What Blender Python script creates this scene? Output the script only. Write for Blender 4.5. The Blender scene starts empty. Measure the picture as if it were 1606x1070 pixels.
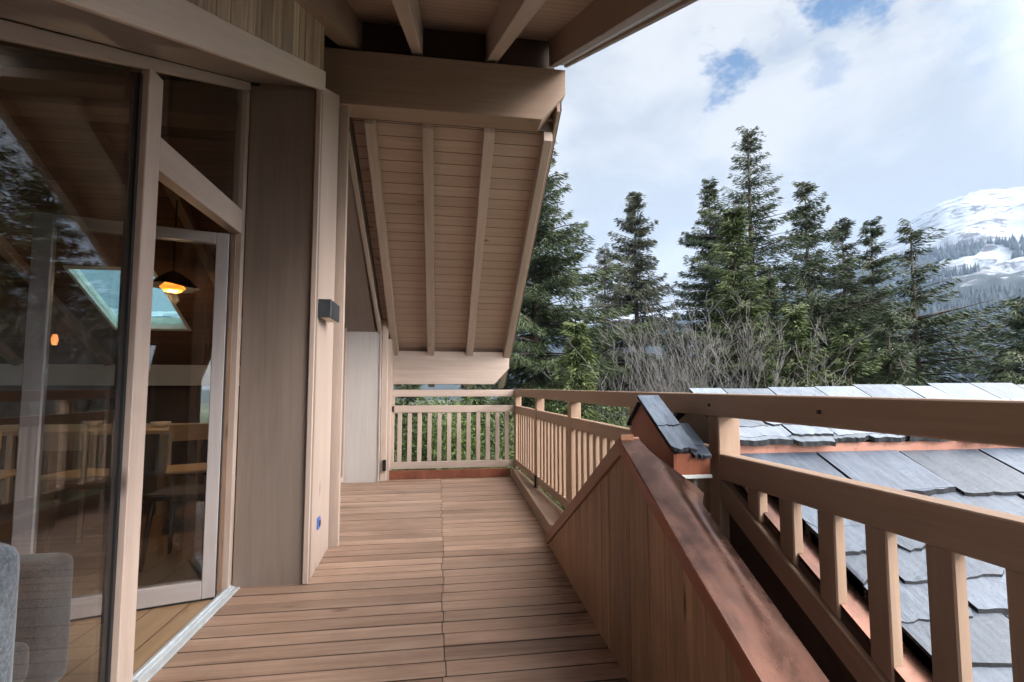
import bpy, bmesh, math, random
import numpy as np
from mathutils import Vector, Matrix
from math import radians, sin, cos, tan, pi, atan2, hypot, sqrt
random.seed(7)
S = bpy.context.scene
COL = S.collection

# ------------------------------------------------------------------ camera
CH = 1.13
cam = bpy.data.cameras.new('camera')
camo = bpy.data.objects.new('camera', cam); COL.objects.link(camo)
camo.location = (0, 0, CH)
camo.rotation_euler = (radians(94.0), 0, radians(-8.35))
cam.sensor_width = 36.0; cam.lens = 770/1606*36
cam.shift_y = 18/1606
cam.clip_start = 0.02; cam.clip_end = 9000
S.camera = camo
S.view_settings.view_transform = 'Standard'; S.view_settings.look = 'None'
S.view_settings.gamma = 1; S.view_settings.use_curve_mapping = False
S.view_settings.exposure = 1.42
S.cycles.max_bounces = 10; S.cycles.transparent_max_bounces = 24
S.cycles.diffuse_bounces = 6; S.cycles.glossy_bounces = 6

# ------------------------------------------------------------------ sky and sun
SUN_ELEV = 27; SUN_AZ = 122          # azimuth from +Y towards +X: behind the viewer, to the right
w = bpy.data.worlds.new('World'); S.world = w; w.use_nodes = True
nt = w.node_tree; N = nt.nodes; Lk = nt.links
for n_ in list(N): N.remove(n_)
wo = N.new('ShaderNodeOutputWorld'); bg = N.new('ShaderNodeBackground')
bg.inputs['Strength'].default_value = 0.1
sky = N.new('ShaderNodeTexSky'); sky.sky_type = 'NISHITA'; sky.sun_disc = False
sky.sun_elevation = radians(SUN_ELEV); sky.sun_rotation = radians(SUN_AZ)
sky.altitude = 1800; sky.air_density = 1.0; sky.dust_density = 0.6
tc = N.new('ShaderNodeTexCoord')
def wn(t, **k):
    n_ = N.new(t)
    for a, b in k.items(): setattr(n_, a, b)
    return n_
def wmath(op, a, b=None, c=None, clamp=False):
    m = wn('ShaderNodeMath', operation=op); m.use_clamp = clamp
    for i, v in enumerate((a, b, c)):
        if v is None: continue
        if isinstance(v, (int, float)): m.inputs[i].default_value = v
        else: Lk.new(v, m.inputs[i])
    return m.outputs[0]
def wnoise(scale, det, rough, src, dist=0.0):
    n_ = wn('ShaderNodeTexNoise'); n_.inputs['Scale'].default_value = scale
    n_.inputs['Detail'].default_value = det; n_.inputs['Roughness'].default_value = rough
    n_.inputs['Distortion'].default_value = dist
    Lk.new(src, n_.inputs['Vector']); return n_.outputs['Fac']
mp = wn('ShaderNodeMapping'); mp.inputs['Scale'].default_value = (1, 1, 1.7); mp.inputs['Location'].default_value = (3.1, 1.7, 0.4)
Lk.new(tc.outputs['Generated'], mp.inputs['Vector'])
edge = wnoise(11.0, 8, 0.66, mp.outputs[0])          # ragged edges of the gaps
clump = wnoise(4.6, 7, 0.56, mp.outputs[0], 0.3)    # cloud bodies
# gaps in the cloud deck, each at a direction in the sky
gapsum = None
for (d, rad, depth) in (((0.581, 0.598, 0.562), 0.044, 1.0), ((0.470, 0.718, 0.513), 0.034, 1.0),
                        ((0.577, 0.645, 0.497), 0.024, 0.45), ((0.525, 0.655, 0.545), 0.028, 0.3),
                        ((0.70, 0.50, 0.50), 0.05, 0.25), ((-0.3, -0.5, 0.8), 0.2, 0.8), ((0.9, -0.1, 0.42), 0.12, 0.8)):
    dv = wn('ShaderNodeVectorMath', operation='DISTANCE')
    L = sqrt(sum(c*c for c in d)); dv.inputs[1].default_value = tuple(c/L for c in d)
    Lk.new(tc.outputs['Generated'], dv.inputs[0])
    e = wmath('MULTIPLY_ADD', edge, rad*7.0, -rad*3.5)          # wobble the radius
    r_ = wmath('ADD', dv.outputs['Value'], e)
    g = wn('ShaderNodeMapRange', interpolation_type='SMOOTHSTEP')
    g.inputs['From Min'].default_value = rad*0.1; g.inputs['From Max'].default_value = rad*1.45
    g.inputs['To Min'].default_value = depth; g.inputs['To Max'].default_value = 0
    Lk.new(r_, g.inputs['Value'])
    gapsum = g.outputs[0] if gapsum is None else wmath('MAXIMUM', gapsum, g.outputs[0])
thin = wn('ShaderNodeMapRange'); thin.inputs['From Min'].default_value = 0.42; thin.inputs['From Max'].default_value = 0.58
Lk.new(clump, thin.inputs['Value'])
cr = wn('ShaderNodeValToRGB'); cr.color_ramp.elements[0].color = (5.0, 5.85, 7.1, 1); cr.color_ramp.elements[1].color = (7.0, 7.2, 7.5, 1)
Lk.new(thin.outputs[0], cr.inputs[0])
for el, c in ((cr.color_ramp.elements[0], (0.64, 0.655, 0.68)), (cr.color_ramp.elements[1], (0.89, 0.87, 0.85))):
    el.color = (*c, 1)
# the overcast is far brighter on the sun's side
sd = wn('ShaderNodeVectorMath', operation='DOT_PRODUCT')
sv = (sin(radians(SUN_AZ))*cos(radians(SUN_ELEV)), cos(radians(SUN_AZ))*cos(radians(SUN_ELEV)), sin(radians(SUN_ELEV)))
sd.inputs[1].default_value = sv; Lk.new(tc.outputs['Generated'], sd.inputs[0])
gl = wn('ShaderNodeMapRange', interpolation_type='SMOOTHSTEP')
gl.inputs['From Min'].default_value = 0.45; gl.inputs['From Max'].default_value = 1.0
gl.inputs['To Min'].default_value = 3.55; gl.inputs['To Max'].default_value = 60.0
Lk.new(sd.outputs['Value'], gl.inputs['Value'])
cs = wn('ShaderNodeVectorMath', operation='SCALE'); Lk.new(cr.outputs[0], cs.inputs[0]); Lk.new(gl.outputs[0], cs.inputs['Scale'])
sk = wn('ShaderNodeVectorMath', operation='MULTIPLY'); sk.inputs[1].default_value = (0.30, 0.50, 0.62); Lk.new(sky.outputs[0], sk.inputs[0])
mx = wn('ShaderNodeMix', data_type='RGBA'); Lk.new(gapsum, mx.inputs[0]); Lk.new(cs.outputs[0], mx.inputs[6]); Lk.new(sk.outputs[0], mx.inputs[7])
Lk.new(mx.outputs[2], bg.inputs['Color']); Lk.new(bg.outputs[0], wo.inputs['Surface'])

sun = bpy.data.lights.new('sun', 'SUN'); sun.energy = 1.5; sun.angle = radians(16); sun.color = (1.0, 0.93, 0.84)
suno = bpy.data.objects.new('sun', sun); COL.objects.link(suno)
suno.rotation_euler = Vector(sv).to_track_quat('Z', 'Y').to_euler()

# ------------------------------------------------------------------ materials
def mat(name):
    m = bpy.data.materials.new(name); m.use_nodes = True
    t = m.node_tree; return m, t, t.nodes['Principled BSDF']
def nd(t, typ, **k):
    n_ = t.nodes.new(typ)
    for a, b in k.items(): setattr(n_, a, b)
    return n_
def setin(t, inp, v):
    if isinstance(v, bpy.types.NodeSocket): t.links.new(v, inp)
    else: inp.default_value = v
def noise(t, vec, scale, det=4, rough=0.55, dist=0.0):
    n_ = nd(t, 'ShaderNodeTexNoise'); setin(t, n_.inputs['Vector'], vec)
    n_.inputs['Scale'].default_value = scale; n_.inputs['Detail'].default_value = det
    n_.inputs['Roughness'].default_value = rough; n_.inputs['Distortion'].default_value = dist
    return n_.outputs['Fac']
def mapping(t, vec, sc):
    m = nd(t, 'ShaderNodeMapping'); t.links.new(vec, m.inputs['Vector']); m.inputs['Scale'].default_value = sc; return m.outputs[0]
def mth(t, op, a, b=0.0, clamp=False):
    m = nd(t, 'ShaderNodeMath', operation=op); m.use_clamp = clamp; setin(t, m.inputs[0], a); setin(t, m.inputs[1], b); return m.outputs[0]
def rng(t, v, a, b, c=0.0, d=1.0):
    m = nd(t, 'ShaderNodeMapRange'); setin(t, m.inputs['Value'], v)
    for k, x in zip(('From Min', 'From Max', 'To Min', 'To Max'), (a, b, c, d)): m.inputs[k].default_value = x
    return m.outputs[0]
def mixc(t, f, a, b, bt='MIX'):
    m = nd(t, 'ShaderNodeMix', data_type='RGBA'); m.blend_type = bt
    setin(t, m.inputs[0], f)
    for i, v in ((6, a), (7, b)): setin(t, m.inputs[i], (*v, 1) if isinstance(v, tuple) and len(v) == 3 else v)
    return m.outputs[2]
def bump(t, p, h, dist=0.004, strength=0.5):
    b = nd(t, 'ShaderNodeBump'); b.inputs['Distance'].default_value = dist; b.inputs['Strength'].default_value = strength
    t.links.new(h, b.inputs['Height']); t.links.new(b.outputs[0], p.inputs['Normal'])

def wood(name, c1, c2, rough=0.55, groove=0.0, groove_axis='v', knots=True, tone=0.25, stain=0.0, spec=0.35, grain=1.0, bumpd=0.0015):
    """board wood: UV in metres, u along the grain; 'tone' attribute = each board's own colour"""
    m, t, p = mat(name)
    uv = nd(t, 'ShaderNodeUVMap'); uv.uv_map = 'UVMap'
    a = noise(t, mapping(t, uv.outputs[0], (1.4, 28, 1)), 1.0, 5, 0.6, 0.6)
    b = noise(t, mapping(t, uv.outputs[0], (6, 160, 1)), 1.0, 3, 0.6)
    c = noise(t, mapping(t, uv.outputs[0], (0.7, 3.5, 1)), 1.0, 3, 0.5)
    f = mth(t, 'ADD', mth(t, 'MULTIPLY', a, 0.55), mth(t, 'MULTIPLY', b, 0.25)); f = mth(t, 'ADD', f, mth(t, 'MULTIPLY', c, 0.3))
    f = rng(t, f, 0.55-0.16*grain**-1, 0.55+0.16*grain**-1)
    col = mixc(t, f, c1, c2)
    at = nd(t, 'ShaderNodeAttribute'); at.attribute_name = 'tone'
    tn = rng(t, at.outputs['Fac'], 0, 1, 1-tone, 1+tone)
    col = mixc(t, 1.0, col, col, 'MIX')
    vm = nd(t, 'ShaderNodeVectorMath', operation='SCALE'); t.links.new(col, vm.inputs[0]); t.links.new(tn, vm.inputs['Scale']); col = vm.outputs[0]
    if knots:
        v = nd(t, 'ShaderNodeTexVoronoi'); v.feature = 'F1'; v.inputs['Scale'].default_value = 1.0
        t.links.new(mapping(t, uv.outputs[0], (1.9, 5.5, 1)), v.inputs['Vector'])
        k = rng(t, v.outputs['Distance'], 0.03, 0.13, 1, 0)
        # keep a few only
        wn_ = nd(t, 'ShaderNodeSeparateColor'); t.links.new(v.outputs['Color'], wn_.inputs[0])
        k = mth(t, 'MULTIPLY', k, mth(t, 'GREATER_THAN', wn_.outputs[0], 0.55))
        col = mixc(t, mth(t, 'MULTIPLY', k, 0.85), col, (c1[0]*0.32, c1[1]*0.27, c1[2]*0.25))
    if stain > 0:
        g = nd(t, 'ShaderNodeNewGeometry')
        s = noise(t, g.outputs['Position'], 1.7, 5, 0.65)
        col = mixc(t, mth(t, 'MULTIPLY', rng(t, s, 0.5, 0.72), stain), col, (c1[0]*0.45, c1[1]*0.42, c1[2]*0.42))
    h = mth(t, 'ADD', mth(t, 'MULTIPLY', b, 0.6), mth(t, 'MULTIPLY', a, 0.4))
    if groove > 0:
        sx = nd(t, 'ShaderNodeSeparateXYZ'); t.links.new(uv.outputs[0], sx.inputs[0])
        q = mth(t, 'DIVIDE', sx.outputs[1 if groove_axis == 'v' else 0], groove)
        fr = mth(t, 'FRACT', q)
        d = mth(t, 'ABSOLUTE', mth(t, 'SUBTRACT', fr, 0.5))
        ln = rng(t, d, 0.5-0.0045/groove, 0.5-0.002/groove)
        wn2 = nd(t, 'ShaderNodeTexWhiteNoise', noise_dimensions='1D'); t.links.new(mth(t, 'FLOOR', q), wn2.inputs['W'])
        vm2 = nd(t, 'ShaderNodeVectorMath', operation='SCALE'); t.links.new(col, vm2.inputs[0]); t.links.new(rng(t, wn2.outputs['Value'], 0, 1, 1-tone, 1+tone), vm2.inputs['Scale'])
        col = mixc(t, ln, vm2.outputs[0], (c1[0]*0.3, c1[1]*0.26, c1[2]*0.24))
        h = mth(t, 'SUBTRACT', h, mth(t, 'MULTIPLY', ln, 2.2))
    t.links.new(col, p.inputs['Base Color'])
    t.links.new(rng(t, a, 0.3, 0.7, rough-0.08, rough+0.1), p.inputs['Roughness'])
    p.inputs['Specular IOR Level'].default_value = spec
    bump(t, p, h, bumpd if groove == 0 else 0.004, 0.45)
    return m
def plain(name, c, rough=0.5, metal=0.0, var=0.15, scale=8, spec=0.5, bd=0.0):
    m, t, p = mat(name)
    tcn = nd(t, 'ShaderNodeTexCoord')
    f = noise(t, tcn.outputs['Object'], scale, 5, 0.6)
    col = mixc(t, rng(t, f, 0.3, 0.7), tuple(x*(1-var) for x in c), tuple(min(1, x*(1+var)) for x in c))
    t.links.new(col, p.inputs['Base Color']); p.inputs['Metallic'].default_value = metal
    t.links.new(rng(t, f, 0.3, 0.7, rough*0.85, min(1, rough*1.2)), p.inputs['Roughness'])
    p.inputs['Specular IOR Level'].default_value = spec
    if bd > 0: bump(t, p, f, bd, 0.6)
    return m
M = {}
M['deck'] = wood('deck_board_wood', (0.195, 0.108, 0.072), (0.45, 0.305, 0.222), 0.45, tone=0.20, stain=0.4, grain=0.95, bumpd=0.002)
def mould_and_shade(m):
    # mould patches and the parapet's shadow, both painted dark on the boards
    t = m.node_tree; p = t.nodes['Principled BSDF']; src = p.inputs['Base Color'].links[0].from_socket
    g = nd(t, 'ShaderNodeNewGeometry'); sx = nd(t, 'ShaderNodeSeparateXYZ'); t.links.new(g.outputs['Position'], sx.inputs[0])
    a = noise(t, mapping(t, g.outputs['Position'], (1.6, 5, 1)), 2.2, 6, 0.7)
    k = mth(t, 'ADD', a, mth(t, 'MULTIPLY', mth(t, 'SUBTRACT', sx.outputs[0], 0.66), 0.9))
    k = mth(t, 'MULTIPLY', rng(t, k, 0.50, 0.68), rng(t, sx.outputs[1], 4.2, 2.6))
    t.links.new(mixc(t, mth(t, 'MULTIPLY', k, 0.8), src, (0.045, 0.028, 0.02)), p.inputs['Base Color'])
mould_and_shade(M['deck'])
M['pale'] = wood('pale_glazed_wood', (0.33, 0.25, 0.205), (0.47, 0.37, 0.315), 0.5, knots=True, tone=0.1, grain=0.8)
M['rake'] = wood('light_rake_wood', (0.50, 0.40, 0.33), (0.66, 0.55, 0.46), 0.5, knots=False, tone=0.05, grain=0.8)
M['rail'] = wood('railing_wood', (0.30, 0.19, 0.127), (0.425, 0.292, 0.21), 0.5, tone=0.1, grain=0.8)
M['beam'] = wood('beam_wood', (0.25, 0.165, 0.12), (0.36, 0.255, 0.195), 0.5, tone=0.08, grain=0.7)
M['column'] = wood('column_panel_wood', (0.165, 0.125, 0.10), (0.25, 0.195, 0.165), 0.45, knots=False, tone=0.08, grain=0.7)
M['soffit'] = wood('soffit_board_wood', (0.335, 0.235, 0.185), (0.46, 0.34, 0.275), 0.55, groove=0.115, knots=True, tone=0.045, grain=0.8)
M['plank'] = wood('rough_wall_plank_wood', (0.22, 0.145, 0.10), (0.52, 0.39, 0.27), 0.65, knots=False, tone=0.3, grain=1.5, bumpd=0.004)
M['gable'] = wood('gable_plank_wood', (0.17, 0.082, 0.042), (0.42, 0.235, 0.13), 0.6, knots=True, tone=0.08, stain=0.35, grain=1.2)
M['kerb'] = wood('kerb_wood', (0.20, 0.125, 0.085), (0.34, 0.23, 0.165), 0.6, tone=0.1, stain=0.5, grain=1.1)
M['trim'] = wood('stained_trim_wood', (0.20, 0.085, 0.045), (0.31, 0.14, 0.075), 0.5, tone=0.1)
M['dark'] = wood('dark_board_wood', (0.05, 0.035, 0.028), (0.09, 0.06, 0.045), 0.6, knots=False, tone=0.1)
M['leaf_frame'] = wood('lavender_grey_frame_wood', (0.27, 0.235, 0.23), (0.37, 0.33, 0.32), 0.45, knots=False, tone=0.05, grain=0.7)
M['grey_panel'] = wood('grey_washed_panel_wood', (0.36, 0.32, 0.295), (0.46, 0.42, 0.395), 0.5, groove=0.0, knots=False, tone=0.05, grain=0.6)
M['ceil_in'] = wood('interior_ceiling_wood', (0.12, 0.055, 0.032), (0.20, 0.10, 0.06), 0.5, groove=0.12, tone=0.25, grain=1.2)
M['oak'] = wood('oak_floor_wood', (0.24, 0.145, 0.075), (0.36, 0.235, 0.135), 0.35, groove=0.16, knots=False, tone=0.12)
M['ash'] = wood('chair_wood', (0.66, 0.50, 0.32), (0.78, 0.62, 0.43), 0.4, knots=False, tone=0.05)
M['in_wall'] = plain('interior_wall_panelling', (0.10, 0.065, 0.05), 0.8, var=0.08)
M['in_pale'] = plain('pale_grey_paint', (0.74, 0.75, 0.74), 0.6, var=0.05)
M['alu'] = plain('brushed_aluminium', (0.55, 0.60, 0.64), 0.4, 0.35, 0.1, 30)
M['seal'] = plain('black_rubber_seal', (0.012, 0.012, 0.014), 0.5)
M['anthracite'] = plain('anthracite_metal', (0.045, 0.05, 0.06), 0.45, 0.2)
M['blackmetal'] = plain('black_bracket_metal', (0.015, 0.015, 0.015), 0.4, 0.5)
M['blue'] = plain('blue_socket_plastic', (0.06, 0.13, 0.42), 0.4)
M['white_strip'] = plain('white_drip_edge_metal', (0.72, 0.72, 0.72), 0.35, 0.3, 0.12, 14)
M['darkwood'] = wood('dark_table_wood', (0.10, 0.06, 0.04), (0.16, 0.10, 0.065), 0.4, knots=False, tone=0.05)
M['lens'] = plain('frosted_lamp_lens', (0.75, 0.68, 0.58), 0.5)
M['bark'] = plain('spruce_bark', (0.10, 0.075, 0.058), 0.9, 0, 0.35, 6, bd=0.02)
M['twig'] = plain('bare_twig_bark', (0.17, 0.158, 0.15), 0.9, 0, 0.25, 2)
M['ceramic'] = plain('white_ceramic', (0.7, 0.68, 0.64), 0.3)

def copper(name, c1, c2, metal=0.9, rough=0.21):
    m, t, p = mat(name); tcn = nd(t, 'ShaderNodeTexCoord')
    a = noise(t, tcn.outputs['Object'], 3.5, 6, 0.65, 0.4); b = noise(t, mapping(t, tcn.outputs['Object'], (30, 6, 6)), 1.0, 4, 0.6)
    v = noise(t, tcn.outputs['Object'], 40, 3, 0.6)
    f = mth(t, 'ADD', mth(t, 'MULTIPLY', a, 0.7), mth(t, 'MULTIPLY', b, 0.3))
    col = mixc(t, rng(t, f, 0.38, 0.62), c1, c2)
    col = mixc(t, mth(t, 'MULTIPLY', rng(t, v, 0.6, 0.72), 0.5), col, (0.10, 0.06, 0.05))
    t.links.new(col, p.inputs['Base Color']); p.inputs['Metallic'].default_value = metal
    t.links.new(rng(t, a, 0.3, 0.7, rough-0.12, rough+0.18), p.inputs['Roughness'])
    bump(t, p, a, 0.004, 0.25); return m
M['copper'] = copper('weathered_copper', (0.075, 0.040, 0.031), (0.20, 0.098, 0.070))
M['copper_matt'] = copper('matt_orange_copper', (0.19, 0.055, 0.026), (0.33, 0.105, 0.05), 0.3, 0.5)
M['skirt'] = copper('dull_brown_copper', (0.15, 0.045, 0.025), (0.27, 0.09, 0.05), 0.3, 0.5)
M['copper_pink'] = copper('pink_copper_flashing', (0.42, 0.18, 0.125), (0.50, 0.25, 0.18), 0.25, 0.5)

def slate_mat(nm, ca, cb):
    m, t, p = mat(nm); g = nd(t, 'ShaderNodeNewGeometry')
    at = nd(t, 'ShaderNodeAttribute'); at.attribute_name = 'tone'
    pos = g.outputs['Position']
    a = noise(t, pos, 5, 6, 0.7); b = noise(t, mapping(t, pos, (40, 8, 8)), 1.0, 4, 0.65); c = noise(t, pos, 60, 4, 0.7)
    f = mth(t, 'ADD', mth(t, 'MULTIPLY', a, 0.5), mth(t, 'MULTIPLY', b, 0.5))
    top = mixc(t, rng(t, f, 0.35, 0.65), ca, cb)
    top = mixc(t, mth(t, 'MULTIPLY', rng(t, c, 0.62, 0.75), 0.6), top, (0.14, 0.16, 0.19))
    # broken edges are bare dark stone
    nz = nd(t, 'ShaderNodeSeparateXYZ'); t.links.new(g.outputs['True Normal'], nz.inputs[0])
    edge_ = rng(t, nz.outputs[2], 0.55, 0.80, 1, 0)
    col = mixc(t, edge_, top, (0.014, 0.016, 0.02))
    vm = nd(t, 'ShaderNodeVectorMath', operation='SCALE'); t.links.new(col, vm.inputs[0]); t.links.new(rng(t, at.outputs['Fac'], 0, 1, 0.65, 1.3), vm.inputs['Scale'])
    t.links.new(vm.outputs[0], p.inputs['Base Color'])
    t.links.new(mth(t, 'ADD', rng(t, a, 0.3, 0.7, 0.34, 0.55), mth(t, 'MULTIPLY', edge_, 0.5), True), p.inputs['Roughness']); p.inputs['Specular IOR Level'].default_value = 0.6
    h = mth(t, 'ADD', f, mth(t, 'MULTIPLY', c, 0.25)); bump(t, p, h, 0.012, 0.6); return m
M['slate'] = slate_mat('frosted_slate', (0.026, 0.037, 0.060), (0.098, 0.125, 0.165)); M['slate_pale'] = slate_mat('pale_frosted_slate', (0.10, 0.125, 0.16), (0.22, 0.25, 0.29))

def glass(name, tint, spec=0.06, haze=0.0):
    m, t, p = mat(name); t.nodes.remove(p)
    out = [n_ for n_ in t.nodes if n_.type == 'OUTPUT_MATERIAL'][0]
    lw = nd(t, 'ShaderNodeLayerWeight'); lw.inputs['Blend'].default_value = 0.5
    f5 = mth(t, 'POWER', lw.outputs['Facing'], 5.0)
    F = mth(t, 'ADD', mth(t, 'MULTIPLY', f5, 1-spec), spec, True)
    tr = nd(t, 'ShaderNodeBsdfTransparent'); tr.inputs[0].default_value = (*tint, 1)
    gl_ = nd(t, 'ShaderNodeBsdfGlossy'); gl_.inputs['Roughness'].default_value = 0.004
    mi = nd(t, 'ShaderNodeMixShader'); t.links.new(F, mi.inputs[0]); t.links.new(tr.outputs[0], mi.inputs[1]); t.links.new(gl_.outputs[0], mi.inputs[2])
    t.links.new(mi.outputs[0], out.inputs['Surface']); return m
M['glass'] = glass('window_glass', (0.88, 0.895, 0.90), 0.105)
M['sky_glass'] = glass('turquoise_skylight_glass', (0.80, 1.0, 0.97), 0.04)

def emis(name, c, s):
    m, t, p = mat(name); p.inputs['Base Color'].default_value = (*c, 1)
    p.inputs['Emission Color'].default_value = (*c, 1); p.inputs['Emission Strength'].default_value = s
    tcn = nd(t, 'ShaderNodeTexCoord'); a = noise(t, tcn.outputs['Object'], 14, 3, 0.6, 0.8)
    t.links.new(mixc(t, rng(t, a, 0.35, 0.65), (c[0], c[1]*0.45, c[2]*0.3), c), p.inputs['Emission Color']); return m
M['amber'] = emis('amber_lamp_glow', (1.0, 0.40, 0.05), 0.9)
M['bulb'] = emis('warm_bulb_glow', (1.0, 0.5, 0.16), 1.0)

def fabric(nm, ca, cb):
    m, t, p = mat(nm); tcn = nd(t, 'ShaderNodeTexCoord')
    a = noise(t, tcn.outputs['Object'], 130, 3, 0.7); b = noise(t, tcn.outputs['Object'], 9, 4, 0.5)
    f = mth(t, 'ADD', mth(t, 'MULTIPLY', a, 0.7), mth(t, 'MULTIPLY', b, 0.3))
    t.links.new(mixc(t, rng(t, f, 0.38, 0.62), ca, cb), p.inputs['Base Color'])
    p.inputs['Roughness'].default_value = 0.95; p.inputs['Sheen Weight'].default_value = 0.3
    bump(t, p, a, 0.003, 0.6); return m
M['fabric'] = fabric('grey_woven_fabric', (0.045, 0.055, 0.068), (0.16, 0.185, 0.21)); M['fabric_shaded'] = fabric('shaded_grey_woven_fabric', (0.022, 0.025, 0.03), (0.085, 0.09, 0.095))  # second fabric is the grey one with dim indoor light put into its colour

def needle(name, c1, c2):
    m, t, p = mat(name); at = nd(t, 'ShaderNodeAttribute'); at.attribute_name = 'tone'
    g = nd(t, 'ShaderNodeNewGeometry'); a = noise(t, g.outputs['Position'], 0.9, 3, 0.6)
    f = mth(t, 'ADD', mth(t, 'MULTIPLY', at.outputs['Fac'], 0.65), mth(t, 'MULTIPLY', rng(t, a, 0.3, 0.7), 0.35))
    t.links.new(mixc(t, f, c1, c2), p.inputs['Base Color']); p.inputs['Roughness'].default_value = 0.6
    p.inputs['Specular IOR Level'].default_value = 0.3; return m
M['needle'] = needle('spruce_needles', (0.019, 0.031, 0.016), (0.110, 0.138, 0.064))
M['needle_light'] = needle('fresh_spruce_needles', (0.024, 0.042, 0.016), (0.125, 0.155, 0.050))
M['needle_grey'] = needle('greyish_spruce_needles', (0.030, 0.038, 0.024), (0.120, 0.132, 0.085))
M['far_needle'] = needle('far_conifer_needles', (0.008, 0.016, 0.018), (0.026, 0.040, 0.038))
M['leaf'] = needle('bright_shrub_leaves', (0.03, 0.055, 0.014), (0.13, 0.19, 0.045))

# ------------------------------------------------------------------ object helpers
def link(name, me, m, parent=None, base=None, smooth=False):
    o = bpy.data.objects.new(name, me); COL.objects.link(o)
    for mm in (m if isinstance(m, (list, tuple)) else [m]): me.materials.append(mm)
    if parent is not None: o.parent = parent
    if smooth:
        for p in me.polygons: p.use_smooth = True
    return o
def tag(o, label=None, cat=None, group=None, kind=None):
    if label: o['label'] = label
    if cat: o['category'] = cat
    if group: o['group'] = group
    if kind: o['kind'] = kind
    return o
def thing(name, label, cat, loc, group=None):
    o = bpy.data.objects.new(name, None); COL.objects.link(o); o.location = loc; o.empty_display_size = 0.2
    return tag(o, label, cat, group)

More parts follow.
